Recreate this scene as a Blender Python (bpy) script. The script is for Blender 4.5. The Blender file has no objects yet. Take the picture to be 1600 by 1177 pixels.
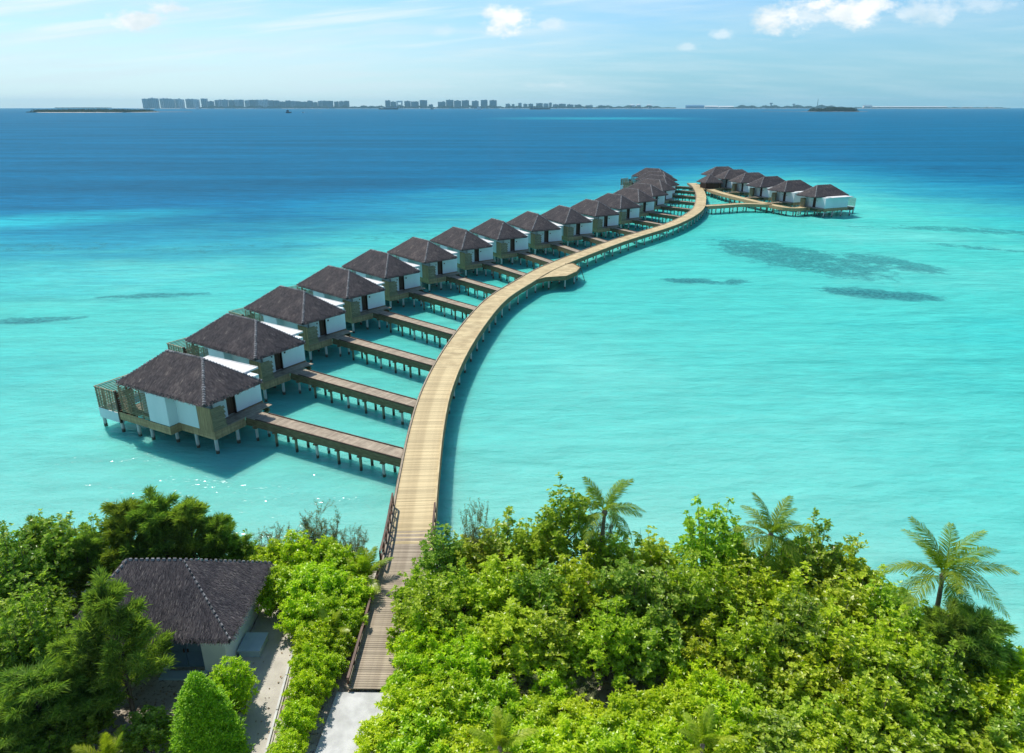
import bpy, math, random
import numpy as np
from mathutils import Vector, Matrix

random.seed(7)
RNG = np.random.default_rng(11)
SC = bpy.context.scene
COL = SC.collection
R = math.radians

# ------------------------------------------------------------------ camera, sky, sun, exposure
cam_d = bpy.data.cameras.new("camera")
cam_d.sensor_width = 36.0
cam_d.lens = 24.75
cam_d.clip_start = 0.5
cam_d.clip_end = 60000.0
cam = bpy.data.objects.new("camera", cam_d)
COL.objects.link(cam)
cam.location = (0, 0, 28.0)
cam.rotation_euler = (R(90 - 20.97), 0, 0)
SC.camera = cam

SUN_EL = R(55)
SUN_AZ = math.atan2(-2.28, 2.85)          # direction towards the sun seen from above, measured from +Y towards +X
SUN_DIR = Vector((math.sin(SUN_AZ) * math.cos(SUN_EL), math.cos(SUN_AZ) * math.cos(SUN_EL), math.sin(SUN_EL)))

SC.view_settings.view_transform = 'Standard'
SC.view_settings.look = 'None'
SC.view_settings.exposure = 0.24
SC.view_settings.gamma = 1.0
SC.view_settings.use_curve_mapping = False
SC.cycles.max_bounces = 8
SC.cycles.transparent_max_bounces = 12
SC.cycles.volume_bounces = 0
SC.cycles.use_adaptive_sampling = True
SC.cycles.adaptive_threshold = 0.01
SC.cycles.use_denoising = True
SC.cycles.sample_clamp_indirect = 4.0
SC.cycles.caustics_reflective = False
SC.cycles.caustics_refractive = False


class NT:
    """small helper round a node tree"""
    def __init__(self, tree):
        self.t = tree
        self.t.nodes.clear()

    def n(self, kind, **kw):
        node = self.t.nodes.new(kind)
        ins = kw.pop('ins', {})
        for k, v in kw.items():
            setattr(node, k, v)
        for k, v in ins.items():
            self.put(node, k, v)
        return node

    def put(self, node, k, v):
        s = node.inputs[k]
        if isinstance(v, bpy.types.NodeSocket):
            self.t.links.new(v, s)
        elif isinstance(v, bpy.types.Node):
            self.t.links.new(v.outputs[0], s)
        else:
            if hasattr(s.default_value, '__len__') and not hasattr(v, '__len__'):
                v = [v] * len(s.default_value)
            if hasattr(s.default_value, '__len__') and len(s.default_value) == 4 and len(v) == 3:
                v = tuple(v) + (1.0,)
            s.default_value = v

    def math(self, op, a, b=None, c=None, clamp=False):
        m = self.n('ShaderNodeMath', operation=op, use_clamp=clamp)
        self.put(m, 0, a)
        if b is not None:
            self.put(m, 1, b)
        if c is not None:
            self.put(m, 2, c)
        return m.outputs[0]

    def vmath(self, op, a, b=None):
        m = self.n('ShaderNodeVectorMath', operation=op)
        self.put(m, 0, a)
        if b is not None:
            self.put(m, 1, b)
        return m.outputs[0]

    def mix(self, fac, a, b, blend='MIX'):
        m = self.n('ShaderNodeMix', data_type='RGBA', blend_type=blend)
        self.put(m, 0, fac)
        self.put(m, 6, a)
        self.put(m, 7, b)
        return m.outputs[2]

    def smooth(self, x, lo, hi, a=0.0, b=1.0):
        m = self.n('ShaderNodeMapRange', interpolation_type='SMOOTHSTEP')
        for k, v in ((0, x), (1, lo), (2, hi), (3, a), (4, b)):
            self.put(m, k, v)
        return m.outputs[0]

    def noise(self, vec, scale, detail=3.0, rough=0.55):
        m = self.n('ShaderNodeTexNoise')
        self.put(m, 'Vector', vec)
        self.put(m, 'Scale', scale)
        self.put(m, 'Detail', detail)
        self.put(m, 'Roughness', rough)
        return m.outputs[0]

    def ramp(self, fac, stops):
        m = self.n('ShaderNodeValToRGB')
        cr = m.color_ramp
        while len(cr.elements) < len(stops):
            cr.elements.new(0.5)
        for e, (p, c) in zip(cr.elements, stops):
            e.position = p
            e.color = tuple(c) + (1.0,)
        self.put(m, 0, fac)
        return m.outputs[0]


world = bpy.data.worlds.new("World")
SC.world = world
world.use_nodes = True
w = NT(world.node_tree)
sky = w.n('ShaderNodeTexSky', sky_type='NISHITA', sun_disc=False, sun_elevation=SUN_EL, sun_rotation=SUN_AZ)
sky.air_density = 1.0
sky.dust_density = 0.2
sky.ozone_density = 4.0
dirv = w.n('ShaderNodeTexCoord').outputs['Generated']
sep = w.n('ShaderNodeSeparateXYZ', ins={0: dirv})
dx, dy, dz = sep.outputs[0], sep.outputs[1], sep.outputs[2]
ady = w.math('MAXIMUM', w.math('ABSOLUTE', dy), 0.05)
az = w.math('DIVIDE', dx, ady)               # bearing of the cloud bank in front
el = w.math('DIVIDE', dz, ady)
front = w.math('GREATER_THAN', dy, 0.0)
# thin high veil all round the sky, drawn out along the horizon
inv = w.math('DIVIDE', 1.0, w.math('ADD', w.math('MAXIMUM', dz, 0.0), 0.12))
planev = w.n('ShaderNodeCombineXYZ', ins={0: w.math('MULTIPLY', dx, inv), 1: w.math('MULTIPLY', w.math('MULTIPLY', dy, inv), 2.2), 2: 0.0}).outputs[0]
veil_n = w.noise(planev, 0.9, 6.0, 0.6)
veil = w.math('MULTIPLY', w.smooth(veil_n, 0.36, 0.72, 0.0, 1.0), w.smooth(dz, 0.65, 0.12, 0.12, 1.0))
cbank = w.n('ShaderNodeCombineXYZ', ins={0: az, 1: w.math('MULTIPLY', el, 1.7), 2: 0.0}).outputs[0]
pn = w.noise(cbank, 26.0, 6.0, 0.62)
pn2 = w.noise(cbank, 9.0, 4.0, 0.6)
puffs = None
# bearing, elevation, half width, half height, strength of every small cumulus
for (ca, ce, wa, we, s) in [(-0.478, 0.103, 0.046, 0.014, 1.0), (-0.440, 0.117, 0.036, 0.009, 0.9), (-0.010, 0.104, 0.042, 0.022, 1.0),
                            (0.051, 0.099, 0.02, 0.009, 0.5), (0.336, 0.104, 0.044, 0.020, 1.0), (0.385, 0.106, 0.045, 0.013, 0.7),
                            (0.425, 0.115, 0.070, 0.024, 1.0), (0.46, 0.121, 0.05, 0.016, 0.95), (0.52, 0.114, 0.05, 0.02, 0.5), (0.60, 0.122, 0.06, 0.012, 0.35),
                            (0.267, 0.086, 0.022, 0.009, 0.45), (0.222, 0.072, 0.022, 0.007, 0.4), (0.05, 0.027, 0.05, 0.005, 0.28),
                            (-0.09, 0.09, 0.02, 0.010, 0.25)]:
    ex = w.math('DIVIDE', w.math('SUBTRACT', az, ca), wa)
    ey = w.math('DIVIDE', w.math('SUBTRACT', el, ce), we)
    rr = w.math('ADD', w.math('POWER', ex, 2.0), w.math('POWER', ey, 2.0))
    m = w.math('SUBTRACT', 1.0, w.math('SQRT', rr))
    m = w.math('ADD', m, w.math('MULTIPLY', w.math('SUBTRACT', pn, 0.5), 2.6))
    m = w.math('MULTIPLY', w.smooth(m, 0.0, 0.75), s)
    puffs = m if puffs is None else w.math('MAXIMUM', puffs, m)
puffs = w.math('MULTIPLY', puffs, front)
# long streaks of cirrus on the left
st = w.n('ShaderNodeCombineXYZ', ins={0: w.math('MULTIPLY', az, 3.0), 1: w.math('ADD', w.math('MULTIPLY', el, 60.0), w.math('MULTIPLY', az, -6.0)), 2: 0.0}).outputs[0]
streak = w.smooth(w.noise(st, 0.9, 5.0, 0.55), 0.45, 0.75)
streak = w.math('MULTIPLY', streak, w.smooth(el, 0.03, 0.09))
streak = w.math('MULTIPLY', streak, w.smooth(az, 0.5, -0.5, 0.15, 0.8))
skyc = w.mix(1.0, sky.outputs[0], (0.80, 1.02, 1.12), 'MULTIPLY')
low = w.smooth(dz, 0.0, 0.16, 1.0, 0.0)
sdot = w.math('ADD', w.math('MULTIPLY', dx, math.sin(SUN_AZ)), w.math('MULTIPLY', dy, math.cos(SUN_AZ)))
side = w.smooth(sdot, 1.0, 0.58, 0.0, 1.0)
away = w.smooth(sdot, 0.3, -0.9, 0.0, 1.0)
skyc = w.mix(w.math('MULTIPLY', low, 0.75), skyc, w.mix(away, w.mix(side, (5.7, 7.2, 7.8), (1.7, 4.2, 5.7)), (1.6, 3.9, 5.5)))
skyc = w.mix(w.math('MULTIPLY', veil, w.smooth(sdot, 1.0, 0.4, 0.60, 0.22)), skyc, (5.8, 7.1, 7.6))
skyc = w.mix(streak, skyc, (7.2, 7.9, 8.1))
cshade = w.mix(w.smooth(pn2, 0.35, 0.6), (6.2, 7.1, 7.5), (8.6, 8.7, 8.7))
skyc = w.mix(puffs, skyc, cshade)
bg = w.n('ShaderNodeBackground', ins={0: skyc, 1: 0.108})
w.n('ShaderNodeOutputWorld', ins={0: bg})

sun_d = bpy.data.lights.new("sun", 'SUN')
sun_d.energy = 4.7
sun_d.angle = R(0.5)
sun_d.color = (1.0, 0.95, 0.86)
sun = bpy.data.objects.new("sun", sun_d)
COL.objects.link(sun)
sun.location = (0, 0, 60)
sun.rotation_euler = SUN_DIR.to_track_quat('Z', 'Y').to_euler()


# ------------------------------------------------------------------ object helpers
def tag(o, label=None, cat=None, group=None, kind=None):
    if label: o['label'] = label
    if cat: o['category'] = cat
    if group: o['group'] = group
    if kind: o['kind'] = kind
    return o


def link(name, data, parent=None, loc=(0, 0, 0), rot=(0, 0, 0), scale=1.0):
    o = bpy.data.objects.new(name, data)
    COL.objects.link(o)
    o.location = loc
    o.rotation_euler = rot
    o.scale = (scale,) * 3 if not hasattr(scale, '__len__') else scale
    o.parent = parent
    return o


def thing(name, label, cat, loc=(0, 0, 0), rz=0.0, group=None, scale=1.0):
    o = link(name, None, None, loc, (0, 0, rz), scale)
    o.empty_display_size = 0.5
    return tag(o, label, cat, group)


def copy_tree(o, parent=None):
    c = o.copy()
    COL.objects.link(c)
    c.parent = parent
    for ch in list(o.children):
        copy_tree(ch, c)
    return c


class MB:
    """collects shapes for ONE mesh"""
    def __init__(self):
        self.v, self.f, self.sm = [], [], []

    def add(self, vs, fs, smooth=False):
        b = len(self.v)
        self.v += [tuple(p) for p in vs]
        for f in fs:
            self.f.append([b + i for i in f])
            self.sm.append(smooth)

    def box(self, x0, x1, y0, y1, z0, z1):
        self.add([(x0, y0, z0), (x1, y0, z0), (x1, y1, z0), (x0, y1, z0), (x0, y0, z1), (x1, y0, z1), (x1, y1, z1), (x0, y1, z1)],
                 [(0, 3, 2, 1), (4, 5, 6, 7), (0, 1, 5, 4), (1, 2, 6, 5), (2, 3, 7, 6), (3, 0, 4, 7)])

    def bar(self, a, b, wid, hgt, up=(0, 0, 1)):
        a, b = Vector(a), Vector(b)
        d = (b - a).normalized()
        s = d.cross(Vector(up))
        if s.length < 1e-4:
            s = Vector((1, 0, 0))
        s.normalize()
        u = s.cross(d)
        s *= wid / 2
        u *= hgt / 2
        self.add([a - s - u, a + s - u, a + s + u, a - s + u, b - s - u, b + s - u, b + s + u, b - s + u],
                 [(0, 1, 2, 3), (7, 6, 5, 4), (0, 4, 5, 1), (1, 5, 6, 2), (2, 6, 7, 3), (3, 7, 4, 0)])

    def tube(self, pts, rad, n=6, cap=True):
        pts = [Vector(p) for p in pts]
        if not hasattr(rad, '__len__'):
            rad = [rad] * len(pts)
        vs, fs = [], []
        for i, p in enumerate(pts):
            d = (pts[min(i + 1, len(pts) - 1)] - pts[max(i - 1, 0)]).normalized()
            s = d.cross(Vector((0.3, 0.2, 1.0)))
            if s.length < 0.05:
                s = d.cross(Vector((1, 0, 0)))
            s.normalize()
            u = d.cross(s)
            for k in range(n):
                a = 2 * math.pi * k / n
                vs.append(p + (s * math.cos(a) + u * math.sin(a)) * rad[i])
        for i in range(len(pts) - 1):
            for k in range(n):
                a, b = i * n + k, i * n + (k + 1) % n
                fs.append((a, b, b + n, a + n))
        self.add(vs, fs, True)
        if cap:
            e = (len(pts) - 1) * n
            self.add(vs[e:e + n], [tuple(range(n))])
            self.add(vs[:n], [tuple(reversed(range(n)))])

    def mesh(self, name, mat):
        me = bpy.data.meshes.new(name)
        me.from_pydata(self.v, [], self.f)
        me.polygons.foreach_set('use_smooth', self.sm)
        if mat:
            me.materials.append(mat)
        me.update()
        return me

    def build(self, name, mat, parent=None, loc=(0, 0, 0), kind=None):
        o = link(name, self.mesh(name, mat), parent, loc)
        if kind: o['kind'] = kind
        return o


def np_mesh(name, verts, faces, mat, smooth=False):
    verts = np.asarray(verts, dtype=np.float32).reshape(-1, 3)
    faces = np.asarray(faces, dtype=np.int32)
    k = faces.shape[1]
    me = bpy.data.meshes.new(name)
    me.vertices.add(len(verts))
    me.vertices.foreach_set('co', verts.ravel())
    me.loops.add(faces.size)
    me.loops.foreach_set('vertex_index', faces.ravel())
    me.polygons.add(len(faces))
    me.polygons.foreach_set('loop_start', np.arange(0, faces.size, k, dtype=np.int32))
    me.polygons.foreach_set('use_smooth', np.full(len(faces), smooth))
    if mat:
        me.materials.append(mat)
    me.update(calc_edges=True)
    return me


# ------------------------------------------------------------------ materials
def new_mat(name):
    m = bpy.data.materials.new(name)
    m.use_nodes = True
    return m, NT(m.node_tree)


def finish(t, shader, vol=None):
    o = t.n('ShaderNodeOutputMaterial')
    if shader is not None:
        t.put(o, 'Surface', shader)
    if vol is not None:
        t.put(o, 'Volume', vol)


def plain(name, c1, c2, scale=3.0, rough=0.8, detail=4.0, bump=0.0, stretch=(1, 1, 1), rnd=0.0, spec=0.3):
    m, t = new_mat(name)
    pos = t.n('ShaderNodeTexCoord').outputs['Object']
    pos = t.vmath('MULTIPLY', pos, stretch)
    n = t.noise(pos, scale, detail)
    c = t.mix(t.smooth(n, 0.3, 0.7), c1, c2)
    if rnd:
        isl = t.n('ShaderNodeNewGeometry').outputs['Random Per Island']
        obr = t.n('ShaderNodeObjectInfo').outputs['Random']
        r = t.math('FRACT', t.math('ADD', isl, obr))
        k = t.math('ADD', 1.0 - rnd / 2, t.math('MULTIPLY', r, rnd))
        kk = t.n('ShaderNodeCombineXYZ', ins={0: k, 1: k, 2: k}).outputs[0]
        c = t.mix(1.0, c, kk, 'MULTIPLY')
    b = t.n('ShaderNodeBsdfPrincipled', ins={'Base Color': c, 'Roughness': rough, 'Specular IOR Level': spec})
    if bump:
        t.put(b, 'Normal', t.n('ShaderNodeBump', ins={'Height': n, 'Strength': 0.6, 'Distance': bump}))
    finish(t, b)
    return m


def leaf_mat(name, ca, cb, cc, trans=0.35, rough=0.45, objvar=0.25):
    """ca/cb/cc: range of leaf colours taken leaf by leaf; objvar shifts whole plants"""
    m, t = new_mat(name)
    isl = t.n('ShaderNodeNewGeometry').outputs['Random Per Island']
    obr = t.n('ShaderNodeObjectInfo').outputs['Random']
    c = t.ramp(isl, [(0.0, ca), (0.55, cb), (1.0, cc)])
    hue = t.n('ShaderNodeHueSaturation')
    t.put(hue, 'Hue', t.math('ADD', 0.5 - 0.03 * objvar * 2, t.math('MULTIPLY', obr, 0.06 * objvar * 2)))
    t.put(hue, 'Value', t.math('ADD', 1.0 - objvar / 2, t.math('MULTIPLY', t.math('FRACT', t.math('MULTIPLY', obr, 7.31)), objvar)))
    t.put(hue, 'Color', c)
    c = hue.outputs[0]
    b = t.n('ShaderNodeBsdfPrincipled', ins={'Base Color': c, 'Roughness': rough, 'Specular IOR Level': 0.35})
    tr = t.n('ShaderNodeBsdfTranslucent', ins={0: t.mix(1.0, c, (1.25, 1.35, 0.55), 'MULTIPLY')})
    finish(t, t.n('ShaderNodeMixShader', ins={0: trans, 1: b, 2: tr}))
    return m


M = {}
M['deck'] = plain('weathered_deck_timber', (0.42, 0.325, 0.175), (0.58, 0.47, 0.265), 0.8, 0.75, 6, 0.0, (1, 1, 1), 0.34)
M['deck_grey'] = plain('grey_deck_timber', (0.27, 0.215, 0.155), (0.38, 0.315, 0.23), 2.0, 0.75, 5, 0.0, (1, 1, 1), 0.35)
M['beam'] = plain('beam_timber', (0.14, 0.10, 0.05), (0.23, 0.17, 0.09), 1.6, 0.8, 5, 0.0, (1, 1, 6), 0.25)
M['timber'] = plain('villa_timber', (0.33, 0.21, 0.11), (0.47, 0.32, 0.17), 1.4, 0.75, 5, 0.0, (5, 5, 0.6), 0.35)
M['slat'] = plain('slat_timber', (0.20, 0.16, 0.09), (0.32, 0.27, 0.16), 1.4, 0.75, 5, 0.0, (1, 1, 8), 0.30)
M['dark_timber'] = plain('dark_timber', (0.05, 0.028, 0.016), (0.10, 0.05, 0.03), 2.0, 0.6, 4, 0.0, (4, 4, 0.7), 0.3)
M['rail'] = plain('rail_timber', (0.07, 0.035, 0.022), (0.13, 0.07, 0.045), 2.0, 0.55, 4, 0.0, (1, 1, 1), 0.3)
M['white'] = plain('white_render', (0.66, 0.73, 0.73), (0.74, 0.79, 0.79), 0.5, 0.85, 7, 0.0, (1, 1, 0.5), 0.10)
M['white_roof'] = plain('white_roof_membrane', (0.58, 0.58, 0.57), (0.70, 0.70, 0.68), 0.6, 0.8, 8)
M['cream'] = plain('bungalow_render', (0.62, 0.66, 0.62), (0.74, 0.76, 0.72), 0.7, 0.85, 6)
M['concrete'] = plain('pale_concrete', (0.40, 0.40, 0.385), (0.58, 0.58, 0.565), 1.2, 0.9, 10, 0.004)
M['bluegrey'] = plain('blue_grey_paint', (0.10, 0.16, 0.22), (0.13, 0.20, 0.27), 1.2, 0.6, 4)
M['bluebox'] = plain('pale_blue_grey_cover', (0.32, 0.42, 0.46), (0.40, 0.50, 0.54), 1.2, 0.6, 4)
M['glass_dark'] = plain('dark_glazing', (0.02, 0.03, 0.04), (0.03, 0.045, 0.055), 1.0, 0.15, 2, spec=0.6)
M['bark'] = plain('bark', (0.10, 0.075, 0.055), (0.20, 0.16, 0.12), 3.0, 0.9, 5, 0.01, (3, 3, 0.8))
M['twig'] = plain('twig', (0.12, 0.10, 0.075), (0.20, 0.17, 0.13), 3.0, 0.9, 3)
M['palm_bark'] = plain('palm_bark', (0.16, 0.13, 0.10), (0.27, 0.23, 0.18), 2.0, 0.9, 4, 0.01, (1, 1, 7))

# piles: painted concrete above, brown growth towards the waterline (a stain that stays put)
m, t = new_mat('pile_concrete')
pz = t.n('ShaderNodeSeparateXYZ', ins={0: t.n('ShaderNodeNewGeometry').outputs['Position']}).outputs[2]
nn = t.noise(t.n('ShaderNodeNewGeometry').outputs['Position'], 3.0, 3)
grow = t.smooth(t.math('ADD', pz, t.math('MULTIPLY', t.math('SUBTRACT', nn, 0.5), 0.5)), 0.22, 0.42)
c = t.mix(grow, (0.10, 0.085, 0.055), t.mix(nn, (0.46, 0.46, 0.42), (0.66, 0.66, 0.62)))
finish(t, t.n('ShaderNodeBsdfPrincipled', ins={'Base Color': c, 'Roughness': 0.85}))
M['pile'] = m
m, t = new_mat('pile_timber')
c = t.mix(t.smooth(t.n('ShaderNodeSeparateXYZ', ins={0: t.n('ShaderNodeNewGeometry').outputs['Position']}).outputs[2], 0.25, 0.5), (0.06, 0.05, 0.035), (0.22, 0.19, 0.12))
finish(t, t.n('ShaderNodeBsdfPrincipled', ins={'Base Color': c, 'Roughness': 0.85}))
M['pile_brown'] = m

# thatch
m, t = new_mat('thatch')
isl = t.n('ShaderNodeNewGeometry').outputs['Random Per Island']
obp = t.n('ShaderNodeTexCoord').outputs['Object']
c = t.ramp(isl, [(0.0, (0.045, 0.040, 0.043)), (0.6, (0.082, 0.074, 0.078)), (0.95, (0.125, 0.114, 0.113)), (1.0, (0.22, 0.20, 0.18))])
big = t.smooth(t.noise(obp, 0.7, 5), 0.3, 0.7)
c = t.mix(1.0, c, t.mix(big, (0.74, 0.74, 0.77), (1.26, 1.20, 1.14)), 'MULTIPLY')
obr = t.n('ShaderNodeObjectInfo').outputs['Random']
c = t.mix(1.0, c, t.mix(obr, (0.82, 0.84, 0.88), (1.18, 1.14, 1.10)), 'MULTIPLY')
finish(t, t.n('ShaderNodeBsdfPrincipled', ins={'Base Color': c, 'Roughness': 0.9, 'Specular IOR Level': 0.2}))
M['thatch'] = m
M['thatch_base'] = plain('thatch_base', (0.06, 0.054, 0.057), (0.095, 0.086, 0.088), 6.0, 0.95, 5, 0.03)
M['hip'] = plain('hip_binding', (0.17, 0.16, 0.16), (0.36, 0.34, 0.335), 6.0, 0.9, 4, 0.0, (1, 1, 1), 0.7)

M['leaf_bright'] = leaf_mat('bright_leaves', (0.26, 0.40, 0.008), (0.45, 0.60, 0.010), (0.68, 0.78, 0.06), 0.5, 0.34)
M['leaf_olive'] = leaf_mat('olive_leaves', (0.17, 0.28, 0.012), (0.33, 0.46, 0.020), (0.58, 0.68, 0.09), 0.5, 0.34, 0.3)
M['leaf_yellow'] = leaf_mat('yellow_green_leaves', (0.22, 0.33, 0.010), (0.40, 0.52, 0.014), (0.64, 0.72, 0.08), 0.5, 0.34, 0.25)
M['leaf_deep'] = leaf_mat('deep_green_leaves', (0.13, 0.24, 0.020), (0.24, 0.38, 0.030), (0.46, 0.58, 0.10), 0.5, 0.34, 0.25)
M['needle'] = leaf_mat('needle_sprays', (0.12, 0.21, 0.04), (0.21, 0.34, 0.05), (0.40, 0.52, 0.10), 0.5, 0.6, 0.3)
M['cone'] = leaf_mat('cypress_sprays', (0.16, 0.34, 0.008), (0.27, 0.50, 0.010), (0.42, 0.64, 0.03), 0.42, 0.5, 0.1)
M['sparse'] = leaf_mat('thin_grey_leaves', (0.12, 0.155, 0.06), (0.18, 0.215, 0.085), (0.26, 0.28, 0.14), 0.4, 0.5, 0.2)
M['frond'] = leaf_mat('palm_leaflets', (0.11, 0.20, 0.010), (0.20, 0.31, 0.014), (0.38, 0.44, 0.05), 0.5, 0.65, 0.15)
M['frond_young'] = leaf_mat('young_palm_leaflets', (0.20, 0.30, 0.014), (0.33, 0.43, 0.025), (0.46, 0.52, 0.08), 0.45, 0.35, 0.2)
M['frond_yellow'] = leaf_mat('yellowing_leaflets', (0.36, 0.26, 0.07), (0.48, 0.36, 0.12), (0.58, 0.46, 0.22), 0.35, 0.4, 0.15)

# island ground
m, t = new_mat('sandy_ground')
gp = t.n('ShaderNodeNewGeometry').outputs['Position']
n1 = t.noise(gp, 0.45, 6)
n2 = t.noise(gp, 6.0, 5, 0.7)
c = t.mix(t.smooth(n1, 0.35, 0.62), (0.50, 0.46, 0.38), (0.30, 0.25, 0.19))
c = t.mix(t.smooth(n2, 0.50, 0.66), c, (0.15, 0.115, 0.085))
b = t.n('ShaderNodeBsdfPrincipled', ins={'Base Color': c, 'Roughness': 0.95})
t.put(b, 'Normal', t.n('ShaderNodeBump', ins={'Height': n2, 'Strength': 0.5, 'Distance': 0.04}))
finish(t, b)
M['ground'] = m
m, t = new_mat('coral_sand_path')
gp = t.n('ShaderNodeNewGeometry').outputs['Position']
n1 = t.noise(gp, 0.9, 6)
n2 = t.noise(gp, 14.0, 5, 0.7)
c = t.mix(t.smooth(n1, 0.3, 0.7), (0.50, 0.465, 0.40), (0.39, 0.36, 0.305))
c = t.mix(t.smooth(n2, 0.60, 0.70), c, (0.26, 0.21, 0.16))
b = t.n('ShaderNodeBsdfPrincipled', ins={'Base Color': c, 'Roughness': 0.95})
t.put(b, 'Normal', t.n('ShaderNodeBump', ins={'Height': n2, 'Strength': 0.5, 'Distance': 0.03}))
finish(t, b)
M['sandpath'] = m

# sea surface: clear over the sand flats, opaque blue where deep
m, t = new_mat('sea_water')
gp = t.n('ShaderNodeNewGeometry').outputs['Position']
att = t.n('ShaderNodeAttribute', attribute_name='sea')
asep = t.n('ShaderNodeSeparateColor', ins={0: att.outputs['Color']})
deep0, bright, shore = asep.outputs[0], asep.outputs[1], asep.outputs[2]
gxy = t.vmath('MULTIPLY', gp, (1, 1, 0))
nA = t.noise(t.vmath('MULTIPLY', gxy, (0.012, 0.035, 0)), 1.0, 5, 0.6)
nB = t.noise(t.vmath('MULTIPLY', gxy, (0.05, 0.16, 0)), 1.0, 5, 0.62)
deep = t.math('ADD', deep0, t.math('MULTIPLY', t.math('SUBTRACT', nA, 0.47), 0.55))
deep = t.math('ADD', deep, t.math('MULTIPLY', t.math('SUBTRACT', nB, 0.5), 0.44), None, True)
col = t.ramp(deep, [(0.0, (0.064, 0.51, 0.455)), (0.22, (0.045, 0.425, 0.435)), (0.5, (0.015, 0.25, 0.34)), (0.8, (0.001, 0.15, 0.27)), (1.0, (0.0, 0.108, 0.215))])
bright = t.math('MULTIPLY', bright, t.smooth(nB, 0.30, 0.58, 0.30, 1.0))
col = t.mix(bright, col, (0.02, 0.40, 0.47))
# ripple shading painted into the sea colour: drawn-out lighter and darker bands
nC = t.noise(t.vmath('MULTIPLY', gxy, (0.10, 0.55, 0)), 1.0, 4, 0.6)
nD = t.noise(t.vmath('MULTIPLY', gxy, (0.35, 1.3, 0)), 1.0, 3, 0.6)
nCf = t.math('MULTIPLY', t.smooth(nC, 0.3, 0.7, t.math('ADD', 0.92, t.math('MULTIPLY', deep, -0.10)), t.math('ADD', 1.08, t.math('MULTIPLY', deep, 0.10))), t.smooth(nD, 0.3, 0.7, 0.92, 1.08))
nE = t.noise(t.vmath('MULTIPLY', gxy, (0.017, 0.019, 0)), 1.0, 7, 0.62)
shal = t.smooth(deep, 0.45, 0.1)
col = t.mix(t.math('MULTIPLY', shal, t.smooth(nE, 0.46, 0.72, 0.0, 0.6)), col, (0.17, 0.61, 0.54))
col = t.mix(t.math('MULTIPLY', shal, t.smooth(nE, 0.48, 0.28, 0.0, 0.65)), col, (0.022, 0.45, 0.44))
nF = t.noise(t.vmath('MULTIPLY', gxy, (0.004, 0.03, 0)), 1.0, 5, 0.65)  # broad streaks for far ripples, wave shading put into the colour too
nCf = t.math('MULTIPLY', nCf, t.smooth(nF, 0.3, 0.7, t.math('ADD', 0.95, t.math('MULTIPLY', deep, -0.14)), t.math('ADD', 1.05, t.math('MULTIPLY', deep, 0.14))))
col = t.mix(1.0, col, t.n('ShaderNodeCombineXYZ', ins={0: nCf, 1: nCf, 2: nCf}).outputs[0], 'MULTIPLY')
col = t.mix(shore, col, (0.36, 0.66, 0.575))
reefn = t.noise(t.vmath('MULTIPLY', gxy, (0.30, 0.30, 0)), 1.0, 8, 0.75)
reefm = t.math('MULTIPLY', t.smooth(t.math('ADD', att.outputs['Alpha'], t.math('MULTIPLY', t.math('SUBTRACT', reefn, 0.5), 1.9)), 0.34, 0.66), t.smooth(att.outputs['Alpha'], 0.02, 0.2))
col = t.mix(t.math('MULTIPLY', reefm, t.math('ADD', 0.30, t.math('MULTIPLY', att.outputs['Alpha'], 0.6))), col, t.mix(t.smooth(t.noise(t.vmath('MULTIPLY', gxy, (1.4, 1.4, 0)), 1.0, 4, 0.7), 0.4, 0.6), (0.012, 0.11, 0.13), (0.035, 0.24, 0.25)))
# waves
w1 = t.noise(t.vmath('MULTIPLY', gxy, (0.9, 1.7, 0)), 1.0, 3, 0.6)
w2 = t.noise(t.vmath('MULTIPLY', gxy, (0.16, 0.45, 0)), 1.0, 3, 0.55)
w3 = t.noise(t.vmath('MULTIPLY', gxy, (0.02, 0.07, 0)), 1.0, 3, 0.55)
hgt = t.math('ADD', t.math('MULTIPLY', w1, 0.10), t.math('ADD', t.math('MULTIPLY', w2, 0.28), t.math('MULTIPLY', w3, 1.1)))
bmp = t.n('ShaderNodeBump', ins={'Height': hgt, 'Strength': 1.0, 'Distance': 0.9})
fr = t.n('ShaderNodeFresnel', ins={'IOR': 1.33, 'Normal': bmp})
frs = t.math('MINIMUM', t.math('MULTIPLY', fr, 0.6), 0.075)
bmd = t.n('ShaderNodeBump', ins={'Height': hgt, 'Strength': 1.0, 'Distance': 2.2})
sss = t.n('ShaderNodeSubsurfaceScattering', falloff='BURLEY', ins={'Color': col, 'Scale': 1.0, 'Radius': (0.8, 2.6, 2.6), 'Normal': bmd})
dif = t.n('ShaderNodeMixShader', ins={0: 0.62, 1: t.n('ShaderNodeBsdfDiffuse', ins={0: col, 'Normal': bmd}), 2: sss})
tra = t.n('ShaderNodeBsdfTransparent', ins={0: (0.30, 0.89, 0.86)})
opac = t.math('ADD', 0.80, t.math('MULTIPLY', t.smooth(deep, 0.1, 0.75), 0.20))
opac = t.math('MULTIPLY', opac, t.math('SUBTRACT', 1.0, t.math('MULTIPLY', shore, 0.3)), None, True)
base = t.n('ShaderNodeMixShader', ins={0: opac, 1: tra, 2: dif})
glo = t.n('ShaderNodeBsdfGlossy', ins={0: (1, 1, 1), 'Roughness': 0.14, 'Normal': bmp})
finish(t, t.n('ShaderNodeMixShader', ins={0: frs, 1: base, 2: glo}))
M['water'] = m

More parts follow.
